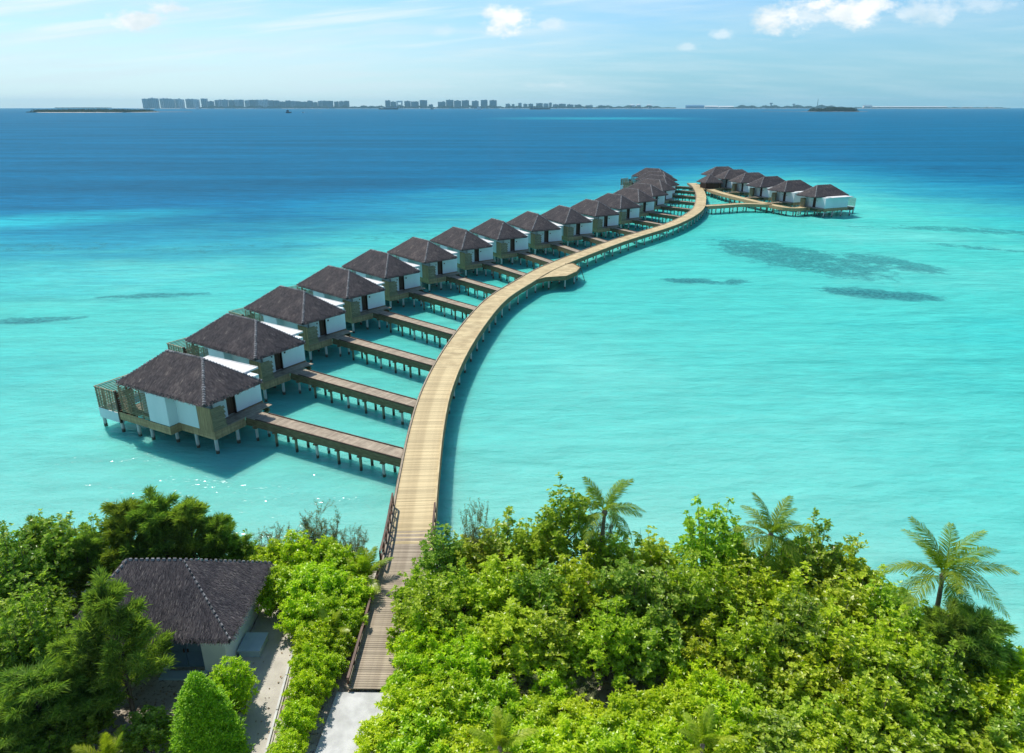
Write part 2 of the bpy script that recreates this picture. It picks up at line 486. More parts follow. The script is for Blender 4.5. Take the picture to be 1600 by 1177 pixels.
m, t = new_mat('seabed_sand')
gp = t.n('ShaderNodeNewGeometry').outputs['Position']
att = t.n('ShaderNodeAttribute', attribute_name='reef').outputs['Fac']
n1 = t.noise(gp, 0.16, 6, 0.65)
n2 = t.noise(gp, 0.9, 5, 0.7)
c = t.mix(t.smooth(n1, 0.3, 0.7), (0.62, 0.66, 0.60), (0.80, 0.82, 0.74))
rf = t.smooth(t.math('ADD', att, t.math('ADD', t.math('MULTIPLY', t.math('SUBTRACT', n1, 0.5), 0.9), t.math('MULTIPLY', t.math('SUBTRACT', n2, 0.5), 0.5))), 0.35, 0.75)
rf = t.math('MULTIPLY', rf, t.smooth(att, 0.02, 0.2))
c = t.mix(rf, c, t.mix(n2, (0.03, 0.05, 0.05), (0.14, 0.17, 0.14)))
finish(t, t.n('ShaderNodeBsdfDiffuse', ins={0: c}))
M['seabed'] = m

# ------------------------------------------------------------------ the setting: sea, seabed, island, air
def sstep(x, a, b):
    k = np.clip((x - a) / (b - a), 0, 1)
    return k * k * (3 - 2 * k)


SHORE_X = [-400, -60, -35, -18, -6, 8, 18, 25, 30, 35, 45, 80, 400]
SHORE_Y = [20, 36, 37.6, 38.6, 39.6, 39.6, 36.6, 32.6, 28.0, 21.0, 5.0, -60, -300]


def land_z(x, y):
    d = np.interp(x, SHORE_X, SHORE_Y) - y
    return np.clip(-0.35 + d * 0.27, -1.6, 1.0)


# bearing from the island, distance where the flats start to drop off, distance where it is deep
BEAR = [-3.0, -0.73, -0.547, -0.364, -0.18, 0.0, 0.133, 0.263, 0.395, 0.488, 0.582, 0.723, 1.2, 3.0]
NEAR = [80, 100, 106, 114, 134, 160, 193, 245, 260, 210, 180, 150, 105, 60]
FAR = [180, 228, 228, 236, 275, 330, 380, 430, 440, 410, 360, 330, 240, 150]


def grid_axis(lo, hi, step, far):
    a = list(np.arange(lo, hi + 0.01, step))
    s, x = step, hi
    while x < far:
        s *= 1.22
        x = min(far, x + s)
        a.append(x)
    s, x = step, lo
    b = []
    while x > -far:
        s *= 1.22
        x = max(-far, x - s)
        b.append(x)
    return np.array(b[::-1] + a)


def sheet(name, xs, ys, zfun, mat):
    X, Y = np.meshgrid(xs, ys)
    Z = zfun(X, Y)
    v = np.stack([X, Y, Z], -1).reshape(-1, 3)
    nx, ny = len(xs), len(ys)
    i = np.arange(nx * ny).reshape(ny, nx)
    f = np.stack([i[:-1, :-1], i[:-1, 1:], i[1:, 1:], i[1:, :-1]], -1).reshape(-1, 4)
    return link(name, np_mesh(name, v, f, mat, True)), X, Y


FAR_SEA = 15000.0
xs = grid_axis(-170, 150, 2.0, FAR_SEA)
ys = grid_axis(6, 330, 2.0, FAR_SEA)
water, X, Y = sheet('sea', xs, ys, lambda x, y: np.zeros_like(x), M['water'])
tag(water, kind='structure')
ysafe = np.maximum(Y, 1.0)
rng_ = np.hypot(X, Y)
be = np.where(Y > 1, X / ysafe, np.sign(X) * 3.0)
yn = np.interp(be, BEAR, NEAR)
yf = np.interp(be, BEAR, FAR)
dist = np.where(np.abs(be) < 2.9, Y, rng_)
ld = np.log(np.maximum(dist, 1.0))
deep = np.clip((ld - np.log(yn)) / (np.log(yf) - np.log(yn)), -0.3, 1.15)
deep = np.where(deep < 0, deep * 0.5, deep)


def blob(cx, cy, a, b, ang, X=X, Y=Y):
    c, s = math.cos(R(ang)), math.sin(R(ang))
    u = ((X - cx) * c + (Y - cy) * s) / a
    v = (-(X - cx) * s + (Y - cy) * c) / b
    return np.clip(1.25 - np.hypot(u, v), 0, 1)


REEFS = [(56, 140, 27, 12, -66, 0.66), (73, 134, 13, 6, -60, 0.7), (58, 110, 9.5, 3.6, -22, 1.0), (63, 109, 6, 2.8, -20, 1.0),
                               (31, 119, 6, 2.4, -15, 0.98), (38, 118, 3.0, 2.0, 40, 0.95), (-68, 95, 9, 1.9, 12, 0.85), (-57, 109, 12, 1.7, 6, 0.75),
                               (-92, 118, 10, 2.5, 4, 0.4), (-60, 150, 30, 9, 10, 0.38), (-20, 165, 26, 8, 10, 0.4), (-105, 150, 30, 8, 6, 0.45),
                               (98, 150, 14, 3.0, -35, 0.6), (112, 172, 22, 6, -20, 0.6), (92, 176, 16, 4, -10, 0.4), (20, 190, 12, 6, 20, 0.4)]


def reef_map(X_, Y_):
    r_ = np.zeros_like(X_)
    for (cx, cy, a, b, ang, q) in REEFS:
        r_ = np.maximum(r_, q * np.clip(blob(cx, cy, a, b, ang, X_, Y_) * 1.6, 0, 1))
    return r_


bright = np.maximum.reduce([blob(-132, 184, 46, 15, 27) * 1.0, blob(420, 1850, 460, 70, -12) * 0.85, blob(-150, 150, 50, 12, 8) * 0.5])
shore_d = Y - np.interp(X, SHORE_X, SHORE_Y)
shore = np.exp(-np.maximum(shore_d, 0) / 6.0) * 0.55 + np.exp(-np.maximum(shore_d, 0) / 34.0) * 0.42
col_attr = water.data.color_attributes.new('sea', 'FLOAT_COLOR', 'POINT')
ca = np.stack([np.clip(deep + 0.0, -0.2, 1.2), bright, shore, reef_map(X, Y)], -1).astype(np.float32)
col_attr.data.foreach_set('color', ca.ravel())

sbx = grid_axis(-170, 150, 2.5, 500)
sby = grid_axis(6, 330, 2.5, 700)
bed, BX, BY = sheet('seabed', sbx, sby, lambda x, y: np.minimum(-0.3, -0.3 - 0.01 * (np.hypot(x, y) - 90).clip(0, 400)), M['seabed'])
tag(bed, kind='structure')
reef = reef_map(BX, BY)
ra = bed.data.attributes.new('reef', 'FLOAT', 'POINT')
ra.data.foreach_set('value', reef.astype(np.float32).ravel())

gx = np.arange(-75, 75.1, 1.0)
gy = np.arange(-70, 48.1, 1.0)
ground, _, _ = sheet('island_ground', gx, gy, lambda x, y: land_z(x, y) + 0.05 * np.sin(x * 1.3) * np.sin(y * 1.7), M['ground'])
tag(ground, kind='structure')

hz, t = new_mat('haze_air')
finish(t, None, t.n('ShaderNodeVolumePrincipled', ins={'Color': (0.42, 0.82, 1.0), 'Density': 0.000040, 'Anisotropy': 0.0}))
mb = MB()
mb.box(-15400, 15400, -15400, 15400, -8, 158)
haze = mb.build('haze', hz)
tag(haze, kind='stuff')
# ------------------------------------------------------------------ boardwalk
WATER_BED = -1.7


class Line:
    """smooth centre line with even arc-length samples"""
    def __init__(self, pts, step=0.05):
        P = [Vector((p[0], p[1])) for p in pts]
        P = [P[0] * 2 - P[1]] + P + [P[-1] * 2 - P[-2]]
        out = []
        for i in range(1, len(P) - 2):
            for k in range(60):
                q = k / 60
                a, b, c, d = P[i - 1], P[i], P[i + 1], P[i + 2]
                out.append(0.5 * ((2 * b) + (c - a) * q + (2 * a - 5 * b + 4 * c - d) * q * q + (-a + 3 * b - 3 * c + d) * q ** 3))
        out.append(P[-2])
        A = np.array([(p.x, p.y) for p in out])
        seg = np.hypot(*np.diff(A, axis=0).T)
        self.s = np.concatenate([[0], np.cumsum(seg)])
        self.A = A
        self.len = self.s[-1]

    def at(self, s):
        return Vector((np.interp(s, self.s, self.A[:, 0]), np.interp(s, self.s, self.A[:, 1])))

    def dir(self, s):
        d = self.at(min(s + 0.4, self.len)) - self.at(max(s - 0.4, 0))
        return d.normalized()

    def off(self, s, d):
        """point d metres to the left of the line"""
        t_ = self.dir(s)
        return self.at(s) + Vector((-t_.y, t_.x)) * d


def deck_z(y):
    return float(np.interp(y, [26.8, 40.0], [1.3, 2.2]))


def ribbon(mb, line, s0, s1, d0, d1, z0, z1, step=1.0, zf=deck_z):
    """solid strip along the line between offsets d0 and d1, heights relative to the deck"""
    n = max(2, int((s1 - s0) / step) + 1)
    vs, fs = [], []
    for i in range(n + 1):
        s = s0 + (s1 - s0) * i / n
        a, b = line.off(s, d0), line.off(s, d1)
        z = zf(line.at(s).y)
        vs += [(a.x, a.y, z + z0), (b.x, b.y, z + z0), (b.x, b.y, z + z1), (a.x, a.y, z + z1)]
    for i in range(n):
        k = i * 4
        for e in range(4):
            fs.append((k + e, k + (e + 1) % 4, k + 4 + (e + 1) % 4, k + 4 + e))
    fs.append((3, 2, 1, 0))
    fs.append((n * 4, n * 4 + 1, n * 4 + 2, n * 4 + 3))
    mb.add(vs, fs)


def plank_grid(mb, x0, x1, y0, y1, z0, z1, pitch=0.15, gap=0.015, along='x'):
    """boards laid side by side; along = direction in which the boards follow one another"""
    a0, a1 = (x0, x1) if along == 'x' else (y0, y1)
    n = max(1, int(round((a1 - a0) / pitch)))
    p = (a1 - a0) / n
    for i in range(n):
        a, b = a0 + i * p + gap / 2, a0 + (i + 1) * p - gap / 2
        j = random.uniform(-0.006, 0.006)
        if along == 'x':
            mb.box(a, b, y0, y1, z0 + j, z1 + j)
        else:
            mb.box(x0, x1, a, b, z0 + j, z1 + j)


WALK = Line([(-6.62, 26.8), (-6.5, 34.6), (-6.55, 39.0), (-6.95, 46.0), (-7.35, 54.9), (-7.35, 63.5), (-6.6, 73.5), (-4.9, 85.5), (-2.3, 98.0),
             (1.5, 108.3), (7.4, 121.5), (21.4, 144.6), (37.9, 168.2), (49.3, 191.5), (56.6, 216.0), (60.8, 234), (64.0, 252), (65.0, 263)])
HW = 1.5

pile_mb = MB()
pile_mb.tube([(0, 0, 0), (0, 0, 1)], 0.13, 8)
PILE = pile_mb.mesh('pile', M['pile'])
pile_mb2 = MB()
pile_mb2.tube([(0, 0, 0), (0, 0, 1)], 0.13, 8)
PILE_B = pile_mb2.mesh('pile', M['pile_brown'])


def add_pile(parent, x, y, z0, z1, mesh=None, rad=1.0):
    return link('pile', mesh or PILE, parent, (x, y, z0), (0, 0, 0), (rad, rad, z1 - z0))


boardwalk = thing('boardwalk', 'long curving timber boardwalk running from the island out past the overwater villas', 'boardwalk', (0, 0, 0))
pmb = MB()
pmb.box(-0.066, 0.066, -HW, HW, -0.045, 0.0)
PLANK = pmb.mesh('plank', M['deck'])
PLANK_G = pmb.mesh('plank', M['deck_grey'])
pitch = 0.145
npl = int(WALK.len / pitch)
rest = MB()
for i in range(npl):
    s = (i + 0.5) * pitch
    p, d = WALK.at(s), WALK.dir(s)
    z = deck_z(p.y) + random.uniform(-0.005, 0.005)
    if i < 300:
        me = PLANK_G if (p.y < 38.6 + random.uniform(-1.0, 1.0)) else PLANK
        link('plank', me, boardwalk, (p.x, p.y, z), (0, 0, math.atan2(d.y, d.x)))
    else:
        q = Vector((-d.y, d.x)) * HW
        e = d * 0.066
        c4 = [p - e - q, p + e - q, p + e + q, p - e + q]
        rest.add([(v.x, v.y, z - 0.045) for v in c4] + [(v.x, v.y, z) for v in c4],
                 [(4, 5, 6, 7), (0, 1, 5, 4), (1, 2, 6, 5), (2, 3, 7, 6), (3, 0, 4, 7)])
rest.build('planking', M['deck'], boardwalk, kind='stuff')
for sgn in (1, -1):
    mb = MB()
    ribbon(mb, WALK, 0.0, WALK.len, sgn * 1.50, sgn * 1.38, 0.004, 0.10)
    mb.build('kerb', M['deck_grey'] if sgn > 0 else M['deck'], boardwalk)
    mb = MB()
    ribbon(mb, WALK, 10.0, WALK.len, sgn * 1.56, sgn * 1.505, -0.62, -0.02)
    mb.build('fascia_board', M['beam'], boardwalk)
mb = MB()
for d_ in (-1.0, 0.0, 1.0):
    ribbon(mb, WALK, 0.1, WALK.len, d_ - 0.06, d_ + 0.06, -0.32, -0.05)
mb.build('joist', M['beam'], boardwalk)
cross = MB()
s = 13.5
while s < WALK.len:
    a, b = WALK.off(s, 1.45), WALK.off(s, -1.45)
    z = deck_z(WALK.at(s).y)
    cross.bar((a.x, a.y, z - 0.45), (b.x, b.y, z - 0.45), 0.18, 0.24)
    for o_ in (1.2, -1.2):
        p = WALK.off(s, o_)
        add_pile(boardwalk, p.x, p.y, WATER_BED - 0.3, z - 0.34)
    s += 3.8
cross.build('cross_beam', M['beam'], boardwalk)

# dark railing at the island end: tall cross-braced bays by the water, a lower handrail towards the path
railing = thing('boardwalk_railing', 'dark brown timber railing along the left edge at the island end of the boardwalk', 'railing', (0, 0, 0))


def rail_run(parent, side, s0, s1, hgt, bays, brace):
    posts, prev = [], None
    for i in range(bays + 1):
        s = s0 + (s1 - s0) * i / bays
        p = WALK.off(s, side * 1.46)
        z = deck_z(WALK.at(s).y)
        m_ = MB()
        m_.box(-0.05, 0.05, -0.05, 0.05, -0.1, hgt)
        m_.build('post', M['rail'], parent, (p.x, p.y, z))
        posts.append((p.x, p.y, z))
    m_ = MB()
    for a, b in zip(posts[:-1], posts[1:]):
        m_.bar((a[0], a[1], a[2] + hgt + 0.02), (b[0], b[1], b[2] + hgt + 0.02), 0.12, 0.06)
    m_.build('handrail', M['rail'], parent)
    m_ = MB()
    for a, b in zip(posts[:-1], posts[1:]):
        m_.bar((a[0], a[1], a[2] + hgt * 0.55), (b[0], b[1], b[2] + hgt * 0.55), 0.05, 0.07)
        if brace:
            m_.bar((a[0], a[1], a[2] + 0.15), (b[0], b[1], b[2] + hgt - 0.05), 0.04, 0.06)
            m_.bar((a[0], a[1], a[2] + hgt * 0.3), (b[0], b[1], b[2] + hgt * 0.3), 0.04, 0.06)
    m_.build('rail', M['rail'], parent)


rail_run(railing, 1, 9.0, 15.5, 1.05, 6, True)
rail_run(railing, 1, 0.2, 8.9, 0.42, 7, False)
railing2 = thing('boardwalk_railing', 'short dark timber railing on the right edge of the boardwalk beside the tall bushes', 'railing', (0, 0, 0))
rail_run(railing2, -1, 11.0, 14.5, 0.8, 3, False)


# bulging viewing platform half way along
def platform(parent, poly, z, ang):
    c, s_ = math.cos(ang), math.sin(ang)
    loc = [(p[0] * c + p[1] * s_, -p[0] * s_ + p[1] * c) for p in poly]
    m_ = MB()
    lo, hi = min(p[0] for p in loc), max(p[0] for p in loc)
    n = int((hi - lo) / 0.145)
    for i in range(n):
        a, b = lo + i * 0.145 + 0.005, lo + (i + 1) * 0.145 - 0.008

        def span(xv):
            ys_ = []
            for (p, q) in zip(loc, loc[1:] + loc[:1]):
                if (p[0] - xv) * (q[0] - xv) < 0:
                    ys_.append(p[1] + (q[1] - p[1]) * (xv - p[0]) / (q[0] - p[0]))
            return (min(ys_), max(ys_)) if len(ys_) >= 2 else None
        A_, B_ = span(a), span(b)
        if not A_ or not B_:
            continue
        vs = []
        for zz in (z - 0.045, z):
            for (xx, yy) in ((a, A_[0]), (b, B_[0]), (b, B_[1]), (a, A_[1])):
                vs.append((xx * c - yy * s_, xx * s_ + yy * c, zz))
        m_.add(vs, [(3, 2, 1, 0), (4, 5, 6, 7), (0, 1, 5, 4), (1, 2, 6, 5), (2, 3, 7, 6), (3, 0, 4, 7)])
    m_.build('platform_planking', M['deck'], parent, kind='stuff')
    m_ = MB()
    for a, b in zip(poly[:-1], poly[1:]):
        m_.bar((a[0], a[1], z - 0.32), (b[0], b[1], z - 0.32), 0.06, 0.62)
        m_.bar((a[0], a[1], z + 0.05), (b[0], b[1], z + 0.05), 0.12, 0.1)
    m_.build('platform_edge', M['beam'], parent)


poly = [(3.9, 110.2), (5.4, 111.9), (8.9, 112.9), (10.8, 116.2), (11.7, 119.5), (10.7, 123.0), (9.3, 122.6)]
dpl = WALK.dir(95)
platform(boardwalk, poly, 2.206, math.atan2(dpl.y, dpl.x))
for (px, py) in [(6, 112.9), (8.7, 113.6), (10.5, 117), (11.2, 119.5), (10.3, 122), (8, 117), (9, 120)]:
    add_pile(boardwalk, px, py, WATER_BED - 0.3, 1.9)
lad = thing('swim_ladder', 'dark swim ladder hanging from the outer corner of the viewing platform', 'ladder', (11.75, 119.3, 0))
mb = MB()
mb.bar((0, -0.25, 2.3), (1.0, -0.25, -0.6), 0.07, 0.07)
mb.bar((0, 0.25, 2.3), (1.0, 0.25, -0.6), 0.07, 0.07)
for k in range(8):
    q = k / 8
    mb.bar((q * 0.9, -0.25, 2.1 - 2.7 * q), (q * 0.9, 0.25, 2.1 - 2.7 * q), 0.05, 0.05)
mb.build('ladder_frame', M['dark_timber'], lad)

# ------------------------------------------------------------------ thatched roofs
def thatch_blades(planes, count, length, width, lift, rim=None, rim_n=0, seed=1):
    """planes: list of polygons (3 or 4 corners, eave edge first); returns a mesh of short reed blades lying down the slope"""
    g = np.random.default_rng(seed)
    tri = []
    for pl in planes:
        P_ = [np.array(p, float) for p in pl]
        d = P_[1] - P_[0]
        n = np.cross(d, P_[-1] - P_[0])
        n /= np.linalg.norm(n)
        if n[2] < 0: n = -n
        dn = np.array([0, 0, -1.0]) + n * n[2]
        dn /= np.linalg.norm(dn)
        for k in range(1, len(P_) - 1):
            ar = np.linalg.norm(np.cross(P_[k] - P_[0], P_[k + 1] - P_[0])) / 2
            tri.append((P_[0], P_[k], P_[k + 1], n, dn, ar))
    tot = sum(x[5] for x in tri)
    V = []
    for a, b, c, n, dn, ar in tri:
        k = int(count * ar / tot)
        r1, r2 = g.random(k), g.random(k)
        fl = r1 + r2 > 1
        r1[fl], r2[fl] = 1 - r1[fl], 1 - r2[fl]
        p = a + (b - a) * r1[:, None] + (c - a) * r2[:, None]
        sd = np.cross(n, dn)
        dd = dn + sd * g.normal(0, 0.16, k)[:, None]
        L = length * g.uniform(0.6, 1.25, k)
        W = width * g.uniform(0.5, 1.3, k)
        up = lift * g.uniform(0.3, 1.3, k)
        s2 = np.cross(n, dd)
        base = p + n * 0.015
        tip = p + dd * L[:, None] + n * up[:, None]
        V.append(np.stack([base - s2 * W[:, None] / 2, base + s2 * W[:, None] / 2, tip + s2 * W[:, None] * .35, tip - s2 * W[:, None] * .35], 1))
    if rim:
        for (a, b, out) in rim:
            a, b, out = np.array(a, float), np.array(b, float), np.array(out, float)
            k = int(rim_n * np.linalg.norm(b - a))
            q = g.random(k)
            e = (b - a) / np.linalg.norm(b - a)
            p = a + (b - a) * q[:, None] + out * g.uniform(-0.05, 0.06, k)[:, None] + np.array([0, 0, 1.0]) * g.uniform(-0.05, 0.12, k)[:, None]
            dd = np.array([0, 0, -1.0]) + out * g.normal(0.35, 0.25, k)[:, None] + e * g.normal(0, 0.15, k)[:, None]
            L = length * g.uniform(0.35, 0.7, k)
            W = width * g.uniform(0.6, 1.2, k)
            tip = p + dd * L[:, None]
            V.append(np.stack([p - e * W[:, None] / 2, p + e * W[:, None] / 2, tip + e * W[:, None] * .3, tip - e * W[:, None] * .3], 1))
    V = np.concatenate(V)
    f = np.arange(len(V) * 4).reshape(-1, 4)
    return np_mesh('thatch_reeds', V.reshape(-1, 3), f, M['thatch'])


def hip_roof(x0, x1, y0, y1, ze, zr, rx0, rx1, along='x', blades=5000, length=0.45, width=0.10, thick=0.26, seed=1, lump=0.07):
    """returns base mesh, reed mesh and hip-binding mesh; the ridge runs along x or y from rx0 to rx1"""
    if along == 'x':
        ym = (y0 + y1) / 2
        r0, r1 = (rx0, ym, zr), (rx1, ym, zr)
    else:
        xm = (x0 + x1) / 2
        r0, r1 = (xm, rx0, zr), (xm, rx1, zr)
    c = [(x0, y0, ze), (x1, y0, ze), (x1, y1, ze), (x0, y1, ze)]
    if along == 'x':
        planes = [[c[0], c[1], r1, r0], [c[1], c[2], r1], [c[2], c[3], r0, r1], [c[3], c[0], r0]]
        hips = [(c[0], r0), (c[3], r0), (c[1], r1), (c[2], r1), (r0, r1)]
    else:
        planes = [[c[1], c[2], r1, r0], [c[2], c[3], r1], [c[3], c[0], r0, r1], [c[0], c[1], r0]]
        hips = [(c[0], r0), (c[1], r0), (c[2], r1), (c[3], r1), (r0, r1)]
    mb = MB()
    i_ = 0.12
    lowr = [(x0 + i_, y0 + i_, ze - thick), (x1 - i_, y0 + i_, ze - thick), (x1 - i_, y1 - i_, ze - thick), (x0 + i_, y1 - i_, ze - thick)]
    for pl in planes:
        mb.add(pl, [tuple(range(len(pl)))])
    for k in range(4):
        mb.add([lowr[k], lowr[(k + 1) % 4], c[(k + 1) % 4], c[k]], [(0, 1, 2, 3)])
    mb.add(lowr, [(3, 2, 1, 0)])
    base = mb.mesh('roof', M['thatch_base'])
    rim = [(c[0], c[1], (0, -1, 0)), (c[1], c[2], (1, 0, 0)), (c[2], c[3], (0, 1, 0)), (c[3], c[0], (-1, 0, 0))]
    reeds = thatch_blades(planes, blades, length, width, 0.022, rim, 34, seed)
    g = random.Random(seed)
    hb = MB()
    for a, b in hips:
        a, b = Vector(a), Vector(b)
        L = (b - a).length
        n = int(L / 0.26)
        d = (b - a).normalized()
        sd = d.cross(Vector((0, 0, 1))).normalized()
        up = sd.cross(d)
        for k in range(n):
            p = a + (b - a) * ((k + 0.5) / n)
            wv = lump * g.uniform(0.9, 1.5)
            e = d * g.uniform(0.05, 0.085)
            top = up * g.uniform(0.06, 0.085)
            low = -Vector((0, 0, 1)) * 0.03
            hb.add([p - sd * wv * 1.5 - e + low, p + sd * wv * 1.5 - e + low, p + sd * wv * 1.5 + e + low, p - sd * wv * 1.5 + e + low,
                    p - sd * wv * .5 - e + top, p + sd * wv * .5 - e + top, p + sd * wv * .5 + e + top, p - sd * wv * .5 + e + top],
                   [(4, 5, 6, 7), (0, 1, 5, 4), (1, 2, 6, 5), (2, 3, 7, 6), (3, 0, 4, 7)])
    return base, reeds, hb.mesh('hip_binding', M['hip'])


# ------------------------------------------------------------------ overwater villas
# local axes: x = outward (towards the boardwalk), y = along the front; origin under the roof corner that shows nearest
DZ = 2.2
villa_meshes = []


def vm(name, mb, mat, kind=None):
    villa_meshes.append((name, mb.mesh(name, mat), kind))


vr_base, vr_reeds, vr_hip = hip_roof(-11.2, 0, 0, 6.3, 5.2, 7.75, -7.95, -3.35, 'x', 13000, 0.30, 0.055, 0.28, 5)
mb = MB()                                                    # white flat roof over the bathroom side
mb.box(-10.0, -3.2, 5.75, 8.8, 4.98, 5.14)
mb.box(-10.0, -3.2, 8.7, 8.8, 5.14, 5.18)
vm('flat_roof', mb, M['white_roof'])
mb = MB()
mb.box(-9.6, -2.35, 0.95, 4.72, DZ, 4.98)                    # core
mb.box(-9.6, -2.05, 4.75, 7.75, DZ + 0.12, 4.96)              # bathroom side
mb.box(-2.35, -2.08, 2.4, 3.82, DZ + 0.05, 4.93)             # panel left of the door
mb.box(-7.5, -4.95, 0.02, 0.95, DZ, 4.92)                    # bay that stands proud
vm('wall', mb, M['white'])
mb = MB()
mb.box(-2.36, -2.30, 3.86, 4.71, DZ + 0.05, 4.6)
vm('door', mb, M['dark_timber'])
mb = MB()
mb.box(-2.34, -2.10, 3.80, 3.86, DZ + 0.05, 4.75)
mb.box(-2.34, -2.03, 4.71, 4.77, DZ + 0.05, 4.75)
vm('door_frame', mb, M['dark_timber'])
mb = MB()
mb.box(-2.05, -1.97, 5.05, 5.2, 3.9, 4.08)
mb.box(-2.08, -2.0, 3.45, 3.55, 3.9, 4.05)
vm('wall_light', mb, M['dark_timber'])
mb = MB()                                                    # boarded outdoor shower at the near corner
n = 20
for k in range(n):
    a = -3.65 + k * (2.95 / n)
    mb.box(a + 0.006, a + 2.95 / n - 0.006, 0.98 + random.uniform(0, .015), 1.02, DZ, 4.36)
mb.box(-3.65, -0.70, 1.03, 1.10, DZ, 4.30)
vm('timber_wall', mb, M['timber'], 'stuff')
mb = MB()
for k in range(15):
    z = DZ + 0.04 + k * 0.137
    yend = 2.50 - 0.07 * (k % 3) - (0.25 if k == 14 else 0)
    mb.box(-0.72, -0.68, 1.05, yend, z, z + 0.112)
mb.box(-0.80, -0.73, 1.06, 1.14, DZ, 4.3)
mb.box(-0.80, -0.73, 2.3, 2.38, DZ, 3.6)
vm('slat_screen', mb, M['slat'], 'stuff')
mb = MB()                                                    # slatted screen beside the terrace
for k in range(16):
    z = DZ + 0.1 + k * 0.155
    mb.box(-11.4, -7.55, 0.06, 0.10, z, z + 0.075)
for k in range(5):
    a = -11.35 + k * 0.93
    mb.box(a, a + 0.08, 0.11, 0.19, DZ - 0.2, 4.85)
vm('terrace_screen', mb, M['slat'], 'stuff')
mb = MB()
plank_grid(mb, -12.0, -0.75, 1.15, 7.7, DZ - 0.06, DZ - 0.01, 0.16, 0.015, 'x')
vm('deck', mb, M['deck_grey'], 'stuff')
mb = MB()                                                    # horizontal skirting boards below the deck
for k in range(3):
    z0 = 1.40 + k * 0.255
    z1 = z0 + 0.238
    j = random.uniform(-0.008, 0.008)
    mb.box(-4.95, -0.70, 1.08 + j, 1.12 + j, z0, z1)
    mb.box(-7.85, -4.92, -0.02 + j, 0.02 + j, z0, z1)
    mb.box(-4.96, -4.92, 0.02, 1.12, z0, z1)
    mb.box(-12.0, -7.85, 0.04 + j, 0.08 + j, z0, z1)
    mb.box(-0.74 + j, -0.70 + j, 1.12, 4.45, z0, z1)
    mb.box(-2.02 + j, -1.97 + j, 5.45, 7.8, z0 + 0.12, z1 + 0.12)
    mb.box(-9.8, -2.02, 7.78, 7.82, z0 + 0.12, z1 + 0.12)
    mb.box(-12.02, -11.98, 0.06, 7.7, z0, z1)
vm('skirting', mb, M['timber'], 'stuff')
mb = MB()
for yy in (1.4, 3.5, 5.6, 7.4):
    mb.bar((-12, yy, 1.75), (-0.9, yy, 1.75), 0.16, 0.3)
for xx in (-11.5, -8.6, -5.8, -3.0, -1.2):
    mb.bar((xx, 0.4 if xx < -5 else 1.2, 1.5), (xx, 7.5, 1.5), 0.16, 0.26)
vm('floor_beam', mb, M['beam'])
mb = MB()                                                    # plunge pool hanging off the sea side
mb.box(-14.95, -12.15, 0.12, 0.20, 0.95, 1.92)
mb.box(-15.03, -14.95, 0.12, 5.4, 0.95, 1.92)
mb.box(-14.95, -12.15, 0.20, 5.4, 0.95, 1.10)
mb.box(-14.95, -12.05, 5.4, 5.48, 0.95, 1.92)
mb.box(-12.13, -12.05, 0.12, 5.4, 0.95, 1.92)
vm('plunge_pool', mb, M['white'])
mb = MB()
mb.box(-14.94, -12.14, 0.21, 5.39, 1.55, 1.70)
m_, t_ = new_mat('pool_water')
finish(t_, t_.n('ShaderNodeBsdfPrincipled', ins={'Base Color': (0.10, 0.50, 0.52), 'Roughness': 0.05}))
vm('pool_water', mb, m_)
mb = MB()
for k in range(13):
    z = 1.98 + k * 0.155
    mb.box(-14.95, -12.1, 0.11, 0.15, z, z + 0.085)
    mb.box(-15.02, -14.98, 0.12, 5.4, z, z + 0.085)
mb.box(-15.05, -12.05, 0.08, 0.18, 4.0, 4.06)
mb.box(-15.07, -14.96, 0.19, 5.45, 4.0, 4.06)
for k in range(4):
    a = -14.98 + k * 0.94
    mb.box(a, a + 0.08, 0.16, 0.24, 1.0, 4.0)
vm('pool_screen', mb, M['slat'], 'stuff')
mb = MB()
mb.box(-12.06, -11.86, 0.02, 0.20, 1.0, 4.15)
for k in range(12):
    mb.box(-11.95, -11.9, 0.25, 1.7, 1.6 + k * 0.2, 1.76 + k * 0.2)
vm('corner_post', mb, M['dark_timber'])
mb = MB()                                                    # terrace: sliding doors and posts under the roof on the sea side
mb.box(-9.66, -9.62, 1.2, 4.6, DZ + 0.1, 4.7)
vm('glass_door', mb, M['glass_dark'])
mb = MB()
for yy in (0.5, 5.6):
    mb.box(-11.0, -10.85, yy, yy + 0.15, DZ, 5.0)
vm('veranda_post', mb, M['timber'])
VPILES = [(-0.95, 1.3), (-3.4, 1.3), (-5.9, 1.2), (-8.3, 0.5), (-10.0, 0.4), (-12.2, 0.3), (-14.8, 0.3), (-0.95, 3.6), (-3.4, 4.4), (-5.9, 4.4), (-8.6, 4.4), (-11.6, 4.4),
          (-14.8, 5.2), (-2.2, 7.55), (-5.0, 7.55), (-8.0, 7.55), (-11.0, 7.5)]


def make_villa(label, group):
    root = thing('overwater_villa', label, 'villa', group=group)
    rf = link('roof', vr_base, root)
    tag(link('thatch_reeds', vr_reeds, rf), kind='stuff')
    tag(link('hip_binding', vr_hip, rf), kind='stuff')
    for name, me, kind in villa_meshes:
        tag(link(name, me, root), kind=kind)
    for i, (px, py) in enumerate(VPILES):
        add_pile(root, px, py, WATER_BED, 1.38 if px > -12 else 0.97, PILE, 1.25)
    return root


